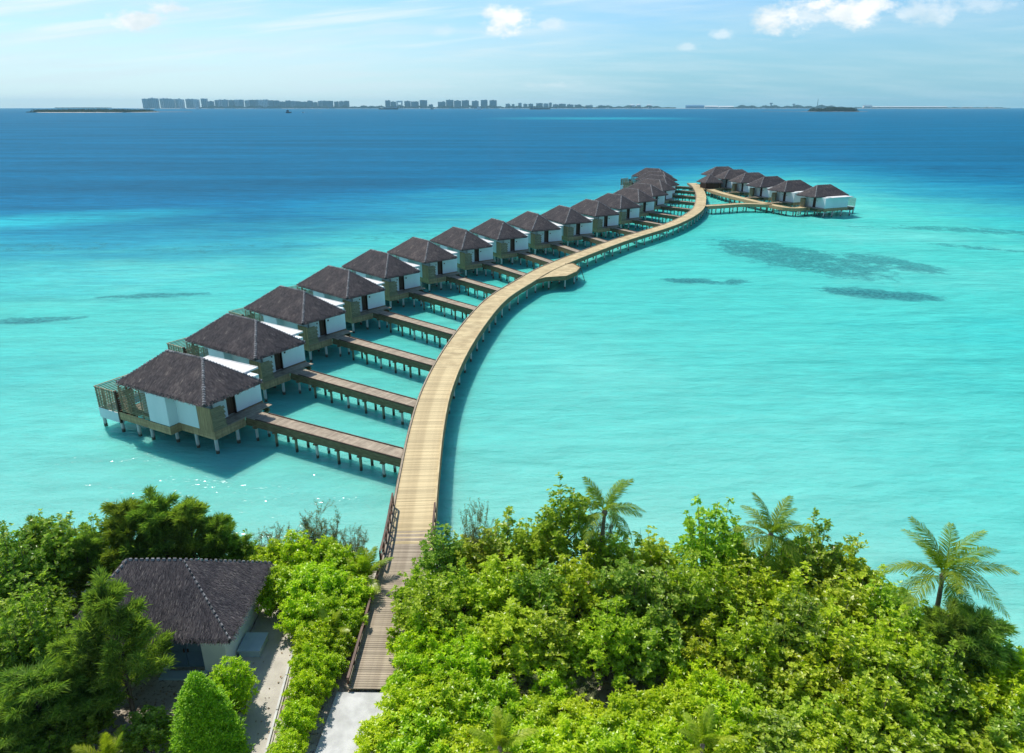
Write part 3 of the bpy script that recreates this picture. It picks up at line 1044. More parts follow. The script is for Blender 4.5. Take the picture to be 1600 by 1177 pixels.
ORD = ['first', 'second', 'third', 'fourth', 'fifth', 'sixth', 'seventh', 'eighth', 'ninth', 'tenth', 'eleventh', 'twelfth', 'thirteenth',
       'fourteenth', 'fifteenth', 'sixteenth', 'seventeenth', 'eighteenth', 'nineteenth', 'twentieth']
VROW = [(-25.2, 52.9, 62), (-24.9, 64.3, 57), (-23.6, 76.2, 53), (-21.1, 87.5, 49), (-18.1, 98.9, 45), (-13.7, 109.6, 40.5), (-8.6, 120.1, 35), (-2.6, 129.9, 30.5),
        (3.9, 139.4, 26), (11.1, 148.3, 26.5), (18.6, 159.0, 30), (25.8, 170.7, 34), (32.3, 183.0, 38), (38.2, 195.6, 42), (43.4, 208.6, 44), (47.5, 221.6, 47),
        (50.4, 235.0, 51), (52.0, 248.5, 55)]
proto = None
LEFT_G = 'thatched villas in the long row left of the boardwalk'
walk_edge = [WALK.off(s, HW + 0.06) for s in np.arange(0, WALK.len, 0.5)]


def hit_edge(p, d):
    """distance from p along d to the left edge of the boardwalk"""
    best = None
    for a, b in zip(walk_edge[:-1], walk_edge[1:]):
        e = b - a
        den = d.x * e.y - d.y * e.x
        if abs(den) < 1e-6:
            continue
        q = a - p
        tt = (q.x * e.y - q.y * e.x) / den
        uu = (q.x * d.y - q.y * d.x) / den
        if 0 <= uu <= 1 and tt > 0 and (best is None or tt < best):
            best = tt
    return best


def make_jetty(loc, rz, y0, y1, x0, x1a, x1b, label, group, z=DZ, rail=False):
    """footbridge in villa axes from x0 out to the boardwalk (x1a at edge y0, x1b at edge y1)"""
    root = thing('jetty', label, 'jetty', (loc[0], loc[1], 0), rz, group)
    L0 = min(x1a, x1b)
    m_ = MB()
    plank_grid(m_, x0, L0, y0, y1, z - 0.055, z - 0.012, 0.15, 0.014, 'x')
    # tapered last boards that meet the boardwalk
    L1 = max(x1a, x1b)
    n_ = max(1, int((L1 - L0) / 0.15))
    for k in range(n_):
        a, b = L0 + (L1 - L0) * k / n_ + 0.007, L0 + (L1 - L0) * (k + 1) / n_ - 0.007
        q = (k + 0.5) / n_
        if x1a > x1b:
            m_.box(a, b, y0, y0 + (y1 - y0) * (1 - q), z - 0.055, z - 0.012)
        else:
            m_.box(a, b, y0 + (y1 - y0) * q, y1, z - 0.055, z - 0.012)
    m_.build('planking', M['deck_grey'], root, kind='stuff')
    for yy, xe in ((y0, x1a), (y1, x1b)):
        m_ = MB()
        for k in range(3):
            m_.box(x0, xe - 0.02, yy - 0.03, yy + 0.03, z - 0.74 + k * 0.235, z - 0.74 + k * 0.235 + 0.225)
        m_.build('side_board', M['beam'], root)
        m_ = MB()
        m_.box(x0 + 1.2, xe - 0.05, yy - 0.035, yy + 0.05, z - 0.008, z + 0.07)
        m_.build('kerb', M['dark_timber'], root)
    m_ = MB()
    k = 0
    x = x0 + 0.9
    while x < L0 - 0.3:
        for yy in (y0 + 0.22, y1 - 0.22):
            add_pile(root, x + (0.25 if yy > y0 + 0.5 else 0), yy, WATER_BED, z - 0.72, PILE if k % 3 == 0 else PILE_B, 0.95)
        m_.box(x - 0.08, x + 0.3, y0 - 0.12, y1 + 0.12, z - 0.88, z - 0.75)
        x += 2.35
        k += 1
    m_.build('cross_beam', M['beam'], root)
    return root


for i, (x, y, a) in enumerate(VROW):
    lab = ('overwater villa nearest the island, its slatted pool screen and timber shower wall in view' if i == 0 else
           'farthest overwater villa at the sea end of the long left row' if i == len(VROW) - 1 else
           'overwater villa with grey thatched hip roof, %s from the island in the long left row' % ORD[i])
    v = make_villa(lab, LEFT_G) if proto is None else copy_tree(proto)
    proto = proto or v
    v['label'] = lab
    sc = float(np.interp(i, [0, 6, 11, 17], [1.0, 1.0, 1.08, 1.10]))
    v.location = (x, y, 0)
    v.rotation_euler = (0, 0, R(a - 90))
    v.scale = (sc, sc, 1.0 + (sc - 1) * 0.3)
    ex = Vector((math.sin(R(a)), -math.cos(R(a))))
    ey = Vector((math.cos(R(a)), math.sin(R(a))))
    o = Vector((x, y))
    y0, y1 = 4.5 * sc, 6.05 * sc
    h0 = hit_edge(o + ey * y0 - ex * 0.6, ex)
    h1 = hit_edge(o + ey * y1 - ex * 0.6, ex)
    if h0 and h1:
        # a small landing by the door belongs to each footbridge
        make_jetty((x, y), R(a - 90), y0, y1, -0.69, h0 - 0.6, h1 - 0.6,
                   ('narrow timber footbridge nearest the island, from the boardwalk to the first villa' if i == 0 else
                    'narrow timber footbridge to the %s villa from the island in the left row' % (ORD[i] if i < 17 else 'farthest')),
                   'footbridges from the boardwalk to the left row of villas')

RROW = [(85.6, 199.2, -66), (82.1, 212.0, -67), (79.5, 224.0, -70), (78.0, 237.3, -73), (76.3, 249.4, -75), (75.1, 261.8, -76)]
RSC = 1.1
for i, (mx, my, a) in enumerate(RROW):
    v = copy_tree(proto)
    ex = Vector((math.sin(R(a)), -math.cos(R(a))))
    ey = Vector((math.cos(R(a)), math.sin(R(a))))
    o = Vector((mx, my)) + ex * (5.6 * RSC) - ey * (3.15 * RSC)
    v.location = (o.x, o.y, 0)
    v.rotation_euler = (0, 0, R(a - 90))
    v.scale = (RSC, RSC, 1.03)
    v['label'] = ('rightmost overwater villa, its white side wall facing the lagoon' if i == 0 else
                  'overwater villa in the short right hand row, %s back from the lagoon end' % ORD[i] if i < 5 else
                  'farthest overwater villa of the short right hand row, behind the small dark hut')
    v['group'] = 'thatched villas in the short row right of the boardwalk'

# path that serves the right-hand row, and the arm that joins it to the boardwalk
def small_path(name, label, pts, hw, beam_mat):
    ln = Line(pts)
    root = thing(name, label, 'walkway')
    m_ = MB()
    n_ = int(ln.len / 0.15)
    for i in range(n_):
        s = (i + 0.5) * ln.len / n_
        p, d = ln.at(s), ln.dir(s)
        q, e = Vector((-d.y, d.x)) * hw, d * 0.068
        c4 = [p - e - q, p + e - q, p + e + q, p - e + q]
        m_.add([(v.x, v.y, DZ - 0.06) for v in c4] + [(v.x, v.y, DZ - 0.005) for v in c4], [(4, 5, 6, 7), (0, 1, 5, 4), (1, 2, 6, 5), (2, 3, 7, 6), (3, 0, 4, 7)])
    m_.build('planking', M['deck'], root, kind='stuff')
    for sg in (1, -1):
        m_ = MB()
        ribbon(m_, ln, 0, ln.len, sg * (hw + 0.05), sg * (hw + 0.005), -0.75, 0.0, 0.8, lambda y: DZ)
        m_.build('fascia_board', beam_mat, root)
        m_ = MB()
        ribbon(m_, ln, 0, ln.len, sg * hw, sg * (hw - 0.12), 0.0, 0.09, 0.8, lambda y: DZ)
        m_.build('kerb', M['deck'], root)
    s = 1.5
    while s < ln.len:
        for sg in (1, -1):
            p = ln.off(s, sg * (hw - 0.25))
            add_pile(root, p.x, p.y, WATER_BED - 0.8, DZ - 0.6, PILE if sg > 0 else PILE_B, 1.2)
        s += 3.0
    return ln


small_path('timber_walkway', 'curved timber walkway arm joining the boardwalk to the right hand villas', [(53.9, 200.2), (59.5, 202.4), (63.5, 204.3), (68, 204.9), (73.4, 203.0)], 1.35, M['timber'])
small_path('timber_walkway', 'straight timber walkway in front of the right hand row of villas', [(66.6, 246), (66.6, 238.0), (68.0, 226.0), (70.2, 214.5), (73.0, 203.5), (75.4, 196.8), (78.6, 196.2), (81.6, 199.6)], 1.15, M['timber'])
for i, (mx, my, a) in enumerate(RROW[1:]):
    ex = Vector((math.sin(R(a)), -math.cos(R(a))))
    ey = Vector((math.cos(R(a)), math.sin(R(a))))
    o = Vector((mx, my)) + ex * (5.6 * RSC) - ey * (3.15 * RSC)
    make_jetty((o.x, o.y), R(a - 90), 4.6, 6.2, -0.8, 3.6 + 0.15 * i, 3.3 + 0.15 * i, 'short footbridge to the %s villa back along the right hand row' % ORD[i + 1],
               'short footbridges of the right hand row', DZ + 0.05)

# dark hut where the side walkway meets the boardwalk
hut = thing('walkway_hut', 'small dark timber hut with pyramid roof between the boardwalk and right hand villas', 'hut', (67.2, 247.0, 0), R(12))
mb = MB()
mb.box(-2.3, 2.3, -2.3, 2.3, 1.3, 4.2)
mb.build('wall', M['dark_timber'], hut)
b_, r_, h_ = hip_roof(-3.2, 3.2, -3.2, 3.2, 4.2, 6.7, -0.05, 0.05, 'x', 900, 0.45, 0.12, 0.22, 9)
rf = link('roof', b_, hut)
tag(link('thatch_reeds', r_, rf), kind='stuff')
tag(link('hip_binding', h_, rf), kind='stuff')
for sx in (-2.7, 2.7):
    mb = MB()
    mb.box(sx - 0.12, sx + 0.12, -2.8, -2.55, 1.9, 4.1)
    mb.build('post', M['rail'], hut)
mb = MB()
mb.box(-3.0, 3.0, -3.0, 2.6, 1.95, 2.18)
mb.build('deck', M['deck'], hut)
for (px, py) in ((-2.5, -2.5), (2.5, -2.5), (-2.5, 2.2), (2.5, 2.2)):
    add_pile(hut, px, py, WATER_BED - 0.8, 1.95, PILE_B, 1.2)

# ------------------------------------------------------------------ on the island: thatched bungalow, paths
GZ = 1.0
bung = thing('bungalow', 'small white island bungalow with a grey thatched hip roof among the trees', 'bungalow', (-18.3, 30.5, GZ))
b_, r_, h_ = hip_roof(-3.9, 4.6, -3.1, 3.15, 2.75, 5.2, -1.5, 1.35, 'x', 24000, 0.24, 0.034, 0.30, 21, 0.035)
rf = link('roof', b_, bung)
tag(link('thatch_reeds', r_, rf), kind='stuff')
tag(link('hip_binding', h_, rf), kind='stuff')
mb = MB()
mb.box(-3.2, 0.75, -2.2, 2.4, -0.1, 2.5)
mb.box(0.75, 2.65, -1.95, 2.4, -0.1, 2.5)
mb.box(2.65, 3.85, -2.3, 2.4, -0.1, 2.5)
mb.build('wall', M['cream'], bung)
for k in range(2):
    mb = MB()
    mb.box(0.78 + k * 0.94, 1.69 + k * 0.94, -2.05, -1.97, 0.12, 2.3)
    mb.box(0.86 + k * 0.94, 1.61 + k * 0.94, -2.065, -2.05, 0.25, 1.1)
    mb.box(0.86 + k * 0.94, 1.61 + k * 0.94, -2.065, -2.05, 1.22, 2.18)
    d_ = mb.build('door', M['bluegrey'], bung)
    mb = MB()
    mb.box(1.6 + k * 0.2, 1.66 + k * 0.2, -2.12, -2.065, 1.1, 1.3)
    mb.build('handle', M['dark_timber'], d_)
mb = MB()
mb.box(0.5, 2.8, -2.85, -2.31, -0.1, 0.12)
mb.build('step', M['bluebox'], bung)
mb = MB()
mb.box(0.15, 0.28, -2.30, -2.2, 1.55, 1.72)
mb.box(0.45, 0.52, -2.28, -2.2, 1.58, 1.68)
mb.build('wall_light', M['dark_timber'], bung)
acb = thing('equipment_plinth', 'low pale blue grey box standing against the side wall of the bungalow', 'box', (-13.75, 29.85, GZ))
mb = MB()
mb.box(-0.55, 0.55, -0.65, 0.65, -0.05, 0.42)
mb.box(-0.6, 0.6, -0.7, 0.7, 0.42, 0.50)
mb.build('cover', M['bluebox'], acb)
mb = MB()
mb.box(-0.7, 0.7, -0.8, 0.8, -0.1, 0.03)
mb.build('base', M['concrete'], acb)

# sheets lying on the sand
def poly_sheet(name, pts, z, mat, thick=0.0):
    m_ = MB()
    n_ = len(pts)
    if thick:
        m_.add([(p[0], p[1], z - thick) for p in pts] + [(p[0], p[1], z) for p in pts],
               [tuple(range(n_, 2 * n_))] + [(k, (k + 1) % n_, n_ + (k + 1) % n_, n_ + k) for k in range(n_)])
    else:
        m_.add([(p[0], p[1], z) for p in pts], [tuple(range(n_))])
    return tag(m_.build(name, mat), kind='structure')


poly_sheet('sand_path', [(-13.9, 36.5), (-11.8, 36.5), (-11.7, 32), (-11.3, 28), (-10.8, 23), (-10.6, 12), (-13.4, 12), (-13.2, 20), (-13.0, 25.6), (-14.2, 27.6), (-14.4, 33)], 1.06, M['sandpath'])
mb = MB()
for k in range(9):
    ya, yb = 12.5 + k * 2.2, 12.5 + k * 2.2 + 2.15
    xa, xb = np.interp([ya, yb], [12, 23, 28, 32.5], [-10.75, -10.95, -11.45, -11.85])
    mb.bar((xa, ya, 1.07), (xb, yb, 1.07), 0.10, 0.14)
tag(mb.build('path_kerb', M['concrete']), kind='structure')
pave = poly_sheet('concrete_path', [(-8.6, 26.75), (-5.0, 26.75), (-4.9, 10), (-8.9, 10), (-8.8, 22.8)], 1.14, M['concrete'], 0.3)
# ------------------------------------------------------------------ vegetation
def unit(v):
    return v / np.maximum(np.linalg.norm(v, axis=-1, keepdims=True), 1e-9)


def lobe_points(g, lobes, n, inner=0.25, low=-0.35):
    """points on the skins of many ellipsoid lobes (centre, radii), outward normals; drops points buried in other lobes"""
    C = np.array([l[0] for l in lobes], float)
    Rr = np.array([l[1] for l in lobes], float)
    wts = Rr[:, 0] * Rr[:, 1]
    idx = g.choice(len(lobes), n, p=wts / wts.sum())
    d = unit(g.normal(size=(n, 3)))
    d[:, 2] = np.where(d[:, 2] < low, -d[:, 2] * 0.6, d[:, 2])
    d = unit(d)
    sh = 1 - inner * g.random(n) ** 2
    p = C[idx] + d * Rr[idx] * sh[:, None]
    keep = np.ones(n, bool)
    for c, r in zip(C, Rr):
        keep &= ~(np.sum(((p - c) / (r * 0.5)) ** 2, 1) < 1)
    return p[keep], unit(d / Rr[idx])[keep]


def rosettes(g, p, nrm, k, L, W, spread=(0.15, 0.9), updraw=0.6, curl=0.18):
    """k leaves round each point; returns quads"""
    n = len(p)
    ax = unit(nrm * (1 - updraw) + np.array([0, 0, 1.0]) * updraw + g.normal(0, 0.25, (n, 3)))
    ref = unit(np.cross(ax, g.normal(size=(n, 3))))
    ref2 = np.cross(ax, ref)
    V = []
    for j in range(k):
        a = 2 * np.pi * (j / k) + g.uniform(-0.5, 0.5, n)
        rad = ref * np.cos(a)[:, None] + ref2 * np.sin(a)[:, None]
        el = g.uniform(spread[0], spread[1], n)
        d = unit(rad * np.cos(el)[:, None] + ax * np.sin(el)[:, None])
        s = unit(np.cross(d, ax))
        up = np.cross(s, d)
        l = (L * g.uniform(0.65, 1.25, n))[:, None]
        wv = (W * g.uniform(0.7, 1.25, n))[:, None]
        b = p + d * l * 0.06
        V.append(np.stack([b, p + d * l * 0.55 + s * wv / 2 + up * l * 0.10, p + d * l * 1.0 - up * l * curl, p + d * l * 0.55 - s * wv / 2 + up * l * 0.10], 1))
    return np.concatenate(V)


def quads_mesh(name, V, mat):
    f = np.arange(len(V) * 4).reshape(-1, 4)
    return np_mesh(name, V.reshape(-1, 3), f, mat)


def limb_mesh(name, g, base_r, lobes, fork, mat, n=6, lean=0.1, extra=0):
    m_ = MB()
    fx = Vector((g.normal(0, lean), g.normal(0, lean), fork))
    m_.tube([(0, 0, -0.25), Vector(fx) * 0.5 + Vector((g.normal(0, .05), g.normal(0, .05), 0)), fx], [base_r, base_r * 0.8, base_r * 0.65], n)
    for c, r in lobes:
        c = Vector(c)
        mid = fx.lerp(c, 0.5) + Vector((g.normal(0, 0.12), g.normal(0, 0.12), 0.15))
        m_.tube([fx, mid, c], [base_r * 0.45, base_r * 0.28, base_r * 0.1], 5)
        for _ in range(2 + extra):
            q = Vector(g.normal(0, 1, 3)).normalized()
            q.z = abs(q.z) * 0.8
            e = c + Vector((q.x * r[0], q.y * r[1], q.z * r[2])) * 0.85
            m_.tube([mid.lerp(c, 0.6), (mid.lerp(c, 0.6) + e) / 2 + Vector((0, 0, 0.05)), e], [base_r * 0.16, base_r * 0.10, base_r * 0.05], 4, False)
    return m_.mesh(name, mat)


def make_broad(seed, h, r, dens, L, W, k, mat, open_=0.0, spread=(0.1, 0.9), updraw=0.55, low=0.30):
    """unit broadleaf plant of height h and radius r"""
    g = np.random.default_rng(seed)
    lobes = []
    n = int(12 + 9 * r)
    for i in range(n):
        a, q = g.uniform(0, 2 * np.pi), math.sqrt(g.random())
        hh = low * h + (1 - low) * h * (0.92 - 0.55 * q ** 2) * g.uniform(0.62, 1.0)
        rr = r * g.uniform(0.17, 0.36)
        q2 = q * (r - rr * 0.6)
        lobes.append(((q2 * math.cos(a), q2 * math.sin(a), min(hh, h - rr * 0.5)), (rr * g.uniform(.9, 1.2), rr * g.uniform(.9, 1.2), rr * g.uniform(0.7, 1.05))))
    lobes.append(((g.normal(0, .15 * r), g.normal(0, .15 * r), h - 0.4 * r * .8), (0.38 * r, 0.38 * r, 0.36 * r)))
    for i in range(int(n * 0.6)):                      # small tufts that break the outline
        a, q = g.uniform(0, 2 * np.pi), g.uniform(0.5, 1.1)
        rr = r * g.uniform(0.09, 0.17)
        lobes.append(((q * r * math.cos(a), q * r * math.sin(a), h * (1.03 - 0.5 * q ** 2) * g.uniform(0.75, 1.0)), (rr, rr, rr * 1.3)))
    p, nr = lobe_points(g, lobes, int(dens * r * r), 0.7)
    if open_:
        cl = np.sin(p[:, 0] * 3.1 + seed) * np.sin(p[:, 1] * 2.7 + seed * 2) * np.sin(p[:, 2] * 3.3)
        keep = g.random(len(p)) > open_ * (0.5 + 0.5 * np.sign(cl))
        p, nr = p[keep], nr[keep]
    V = rosettes(g, p, nr, k, L, W, spread, updraw)
    big = [l for l in lobes if l[1][0] > 0.2 * r]
    return quads_mesh('crown', V, mat), limb_mesh('trunk', g, 0.05 + 0.035 * r, big[:9], h * low * 0.8, M['bark'], extra=1)


def make_branchy(seed, h, r, nb, ncl, L, W, k, mat, low=0.15, up=0.55, jit=0.16, spread=(0.0, 0.9), updraw=0.55, sub=2, flat=0.75):
    """plant built stem by stem: many rising stems from the base, leaf rosettes crowded along the outer half of each"""
    g = np.random.default_rng(seed)
    tr = MB()
    P_, N_ = [], []
    tr.tube([(0, 0, -0.3), (g.normal(0, .05), g.normal(0, .05), h * low), (0, 0, h * 0.5)], [0.05 + 0.03 * r, 0.04 + 0.025 * r, 0.03], 6)
    for i in range(nb):
        a = i * 2.39996 + g.normal(0, 0.25)
        q = math.sqrt((i + 0.5) / nb) * g.uniform(0.85, 1.12)
        hz_ = h * (1.0 - (1 - 0.30 * flat) * 0.62 * q ** 2.2) * g.uniform(0.70, 1.16)
        e = np.array([q * r * math.cos(a), q * r * math.sin(a), hz_])
        z0 = h * low * g.uniform(0.3, 2.2)
        b = np.array([0.12 * e[0], 0.12 * e[1], min(z0, hz_ * 0.6)])
        m1 = b + (e - b) * 0.5 + np.array([e[0] * 0.16, e[1] * 0.16, -0.08 * h]) + g.normal(0, 0.10, 3)
        tr.tube([b, m1, e], [0.035 + 0.008 * r, 0.022, 0.007], 4, False)
        stems = [(b, m1, e, ncl)]
        for j in range(sub):
            s0 = m1 + (e - m1) * g.uniform(0.0, 0.6)
            d = unit((e - b) / np.linalg.norm(e - b) + g.normal(0, 0.55, 3))
            e2 = s0 + d * g.uniform(0.30, 0.62) * (0.5 + 0.3 * r)
            e2[2] = max(e2[2], 0.25)
            tr.tube([s0, e2], [0.014, 0.005], 3, False)
            stems.append((s0, (s0 + e2) / 2, e2, max(2, int(ncl * 0.6))))
        for (b_, m_, e_, n_) in stems:
            t_ = (1 - g.random(n_) ** 1.7 * 0.72)
            c = (b_ * ((1 - t_) ** 2)[:, None] + m_ * (2 * t_ * (1 - t_))[:, None] + e_ * (t_ ** 2)[:, None]) + g.normal(0, jit, (n_, 3)) * (1.15 - 0.5 * t_)[:, None]
            P_.append(c)
            N_.append(np.tile(unit(e_ - b_ + np.array([0, 0, 0.3])), (n_, 1)))
    P_, N_ = np.concatenate(P_), np.concatenate(N_)
    ok = P_[:, 2] > 0.1
    V = rosettes(g, P_[ok], N_[ok], k, L, W, spread, updraw)
    return quads_mesh('crown', V, mat), tr.mesh('trunk', M['bark'])


def make_casuarina(seed, h, r, mat, n_pl=46, n_need=260, needle=0.30, thin=0.02):
    """feathery needle tree: plumes of fine drooping needles on many rising branches"""
    g = np.random.default_rng(seed)
    tr = MB()
    top = Vector((g.normal(0, .15), g.normal(0, .15), h * 0.95))
    tr.tube([(0, 0, -0.3), (g.normal(0, .08), g.normal(0, .08), h * 0.45), top], [0.06 + 0.012 * h, 0.04 + 0.008 * h, 0.02], 6)
    T = []
    for i in range(n_pl):
        z0 = h * (0.10 + 0.82 * (i / n_pl)) * g.uniform(0.9, 1.08)
        a = i * 2.39996 + g.normal(0, 0.3)
        prof = 1.0 - 0.72 * max(0.0, (z0 / h - 0.25) / 0.75)
        Lb = r * prof * g.uniform(0.6, 1.35)
        rise = g.uniform(0.35, 0.95)
        o = np.array([math.cos(a), math.sin(a), 0.0])
        p0 = np.array([0, 0, z0])
        p1 = p0 + o * Lb * 0.6 + np.array([0, 0, Lb * rise * 0.6])
        p2 = p0 + o * Lb + np.array([0, 0, Lb * rise * 0.9])
        tr.tube([p0, p1, p2], [0.03, 0.02, 0.008], 4, False)
        q = g.random(n_need) ** 0.65
        q = 0.12 + 0.95 * q
        c = p0 + (p1 - p0) * (2 * q * (1 - q))[:, None] * 1.0 + (p2 - p0) * (q ** 2)[:, None]
        bd = unit(p2 - p0)
        wob = g.normal(0, 0.12, (n_need, 3)) * (0.5 + 0.9 * Lb) * np.array([1, 1, 0.8])
        c = c + wob * (0.25 + 0.55 * (1 - np.abs(2 * q - 1.2)).clip(0, 1))[:, None]
        d = unit(bd * 0.8 + g.normal(0, 0.55, (n_need, 3)) + np.array([0, 0, 0.30]))
        l = needle * g.uniform(0.6, 1.5, n_need)[:, None]
        s = unit(np.cross(d, g.normal(size=(n_need, 3)))) * thin * g.uniform(0.6, 1.5, n_need)[:, None]
        e = c + d * l * 0.6
        e2 = c + d * l + np.array([0, 0, -0.12]) * l
        T.append(np.stack([c - s / 2, c + s / 2, e + s / 2, e2], 1))
    # leader plume
    q = g.random(n_need * 2)
    c = np.array(top) * (0.72 + 0.30 * q)[:, None] + g.normal(0, 0.13 * r, (n_need * 2, 3)) * (1.25 - q)[:, None]
    d = unit(g.normal(0, 0.5, (n_need * 2, 3)) + np.array([0, 0, 1.0]))
    s = unit(np.cross(d, g.normal(size=(n_need * 2, 3)))) * thin
    l = needle * g.uniform(0.6, 1.5, n_need * 2)[:, None]
    T.append(np.stack([c - s / 2, c + s / 2, c + d * l * 0.6 + s / 2, c + d * l], 1))
    return quads_mesh('crown', np.concatenate(T), mat), tr.mesh('trunk', M['bark'])


def make_sparse(seed, h, r, mat):
    """thin upright twigs with a haze of tiny leaves"""
    g = np.random.default_rng(seed)
    tr = MB()
    P_ = []
    for i in range(26):
        a, q = g.uniform(0, 2 * np.pi), math.sqrt(g.random())
        b = Vector((g.normal(0, .15), g.normal(0, .15), 0))
        e = Vector((q * r * math.cos(a), q * r * math.sin(a), h * g.uniform(0.6, 1.0)))
        m1 = b.lerp(e, 0.5) + Vector((g.normal(0, .12), g.normal(0, .12), 0.1))
        tr.tube([b, m1, e], [0.028, 0.017, 0.006], 4, False)
        for j in range(5):
            s0 = m1.lerp(e, g.random())
            e2 = s0 + Vector((g.normal(0, .3), g.normal(0, .3), g.uniform(0.25, 0.7)))
            tr.tube([s0, e2], [0.010, 0.004], 3, False)
            n = 34
            q2 = g.random(n)[:, None]
            P_.append(np.array(s0) + (np.array(e2) - np.array(s0)) * q2 + g.normal(0, 0.045, (n, 3)))
    P_ = np.concatenate(P_)
    P_ = P_[g.random(len(P_)) < 0.8]
    V = rosettes(g, P_, unit(g.normal(size=P_.shape)), 2, 0.085, 0.028, (0.2, 1.2), 0.5)
    return quads_mesh('crown', V, mat), tr.mesh('trunk', M['twig'])


def make_cone(seed, h, r, mat):
    g = np.random.default_rng(seed)
    n = 13000
    z = h * (1 - np.sqrt(g.random(n)))
    a = g.uniform(0, 2 * np.pi, n)
    q = z / h
    prof = r * np.clip(1 - q ** 1.5, 0, 1) ** 0.72
    lump = 1 + 0.13 * np.abs(g.normal(0, 1, n)) * (g.random(n) < 0.30) + 0.13 * np.sin(a * 5 + z * 3.3) * np.sin(z * 4.1 + a * 2) + 0.05 * np.sin(a * 11 + z * 7)
    rad = prof * lump * (1 - 0.22 * g.random(n) ** 2)
    p = np.stack([rad * np.cos(a), rad * np.sin(a), z], -1)
    nr = unit(np.stack([np.cos(a), np.sin(a), np.full(n, 0.35)], -1))
    V = rosettes(g, p, nr, 3, 0.19, 0.055, (0.5, 1.3), 0.72)
    tr = MB()
    tr.tube([(0, 0, -0.2), (0, 0, h * 0.5), (0, 0, h * 0.9)], [0.12, 0.08, 0.03], 6)
    return quads_mesh('crown', V, mat), tr.mesh('trunk', M['bark'])


def make_frond(seed, L, droop, mat, wid=0.55, n=44, fold=0.5):
    """one palm leaf along +x: arched midrib with paired leaflets"""
    g = np.random.default_rng(seed)
    q = np.linspace(0, 1, 24)
    X_ = L * q * (1 - 0.12 * droop * q)
    Z_ = L * (0.42 * q - droop * q ** 2.1)
    mid = np.stack([X_, np.zeros_like(q), Z_], -1)
    V = []
    for j in range(len(q) - 1):                       # midrib
        wv = 0.035 * (1 - 0.8 * q[j])
        a, b = mid[j], mid[j + 1]
        V.append([a + [0, -wv, 0.01], a + [0, wv, 0.01], b + [0, wv, 0.01], b + [0, -wv, 0.01]])
    for i in range(n):
        s = 0.14 + 0.86 * (i + 0.5) / n
        c = np.array([np.interp(s, q, mid[:, k]) for k in range(3)])
        c2 = np.array([np.interp(min(s + 0.03, 1), q, mid[:, k]) for k in range(3)])
        t_ = (c2 - c) / max(np.linalg.norm(c2 - c), 1e-6) if s < 0.97 else np.array([1, 0, -droop])
        up = np.array([-t_[2], 0, t_[0]])
        ln = wid * (math.sin(math.pi * min(1, 0.16 + 0.80 * s)) ** 0.7) * 1.25
        for sg in (-1, 1):
            l = ln * g.uniform(0.85, 1.12)
            d = np.array([0, sg, 0]) * 0.78 + t_ * g.uniform(0.45, 0.75) + up * (0.30 * fold) + g.normal(0, 0.06, 3)
            d /= np.linalg.norm(d)
            w2 = t_ * 0.024 * g.uniform(0.8, 1.2)
            sag = np.array([0, 0, -1.0]) * l * g.uniform(0.25, 0.6)
            V.append([c - w2 * .6, c + w2 * .6, c + d * l * 0.55 + w2 + sag * 0.25, c + d * l * 0.55 - w2 + sag * 0.25])
            V.append([c + d * l * 0.55 - w2 + sag * 0.25, c + d * l * 0.55 + w2 + sag * 0.25, c + d * l + w2 * .15 + sag, c + d * l - w2 * .15 + sag])
    return quads_mesh('frond', np.array(V, dtype=np.float32), mat)


def plant(name, label, cat, group, crown, trunk, x, y, rz, sc, z=None):
    root = thing(name, label, cat, (x, y, float(land_z(np.array(x), np.array(y))) if z is None else z), rz, group)
    root.scale = sc
    tag(link('crown', crown, root), kind=None)
    link('trunk', trunk, root)
    return root


# prototypes (several of each so that neighbours differ)
BROAD_OL = [make_branchy(100 + i, 5.0, 2.0, 36 + 4 * i, 13, 0.205, 0.15, 5, M['leaf_olive']) for i in range(6)]
BROAD_DP = [make_branchy(130 + i, 5.0, 2.0, 42, 13, 0.20, 0.145, 5, M['leaf_deep']) for i in range(4)]
BROAD_YL = [make_branchy(145 + i, 5.0, 2.0, 38, 12, 0.215, 0.125, 6, M['leaf_yellow'], 0.2, 0.6, 0.2) for i in range(4)]
BROAD_OPEN = make_branchy(160, 6.5, 1.8, 26, 15, 0.22, 0.165, 5, M['leaf_olive'], 0.40, 0.55, 0.2)
BUSH_BR = [make_branchy(200 + i, 2.4, 1.7, 60, 8, 0.235, 0.085, 9, M['leaf_bright'], 0.12, 0.5, 0.13, (0.05, 0.85), 0.65, 2, 1.1) for i in range(6)]
CAS = [make_casuarina(300 + i, 6.5, 1.7, M['needle'], 44, 430, 0.42, 0.028) for i in range(3)]
SPARSE = [make_sparse(400 + i, 4.0, 1.1, M['sparse']) for i in range(2)]
CONE = make_cone(500, 4.8, 1.32, M['cone'])
PI2 = 2 * math.pi


MIXRNG = random.Random(5)


def grow(key, rows, protos, base, name, cat, group, lab, mirror=True):
    for i, (x, y, h, r) in enumerate(rows):
        c, t_ = protos[i % len(protos)] if isinstance(protos, list) else protos
        text = lab(i, len(rows))
        if '{c}' in text:
            kind = MIXRNG.choice('oooodyyy')
            c, t_ = MIXRNG.choice({'o': BROAD_OL, 'd': BROAD_DP, 'y': BROAD_YL}[kind])
            text = text.replace('{c}', {'o': 'olive green', 'd': 'deep green', 'y': 'yellow green'}[kind])
            x, y, h = x + MIXRNG.uniform(-0.45, 0.45), y + MIXRNG.uniform(-0.4, 0.4), h * MIXRNG.uniform(0.80, 1.16)
        bh, br = base
        f = random.uniform(0.94, 1.06)
        plant(name, text, cat, group, c, t_, x, y, random.uniform(0, PI2), (r / br * 1.08 * f, r / br * 1.08 * f, h / bh * random.uniform(0.92, 1.08)))


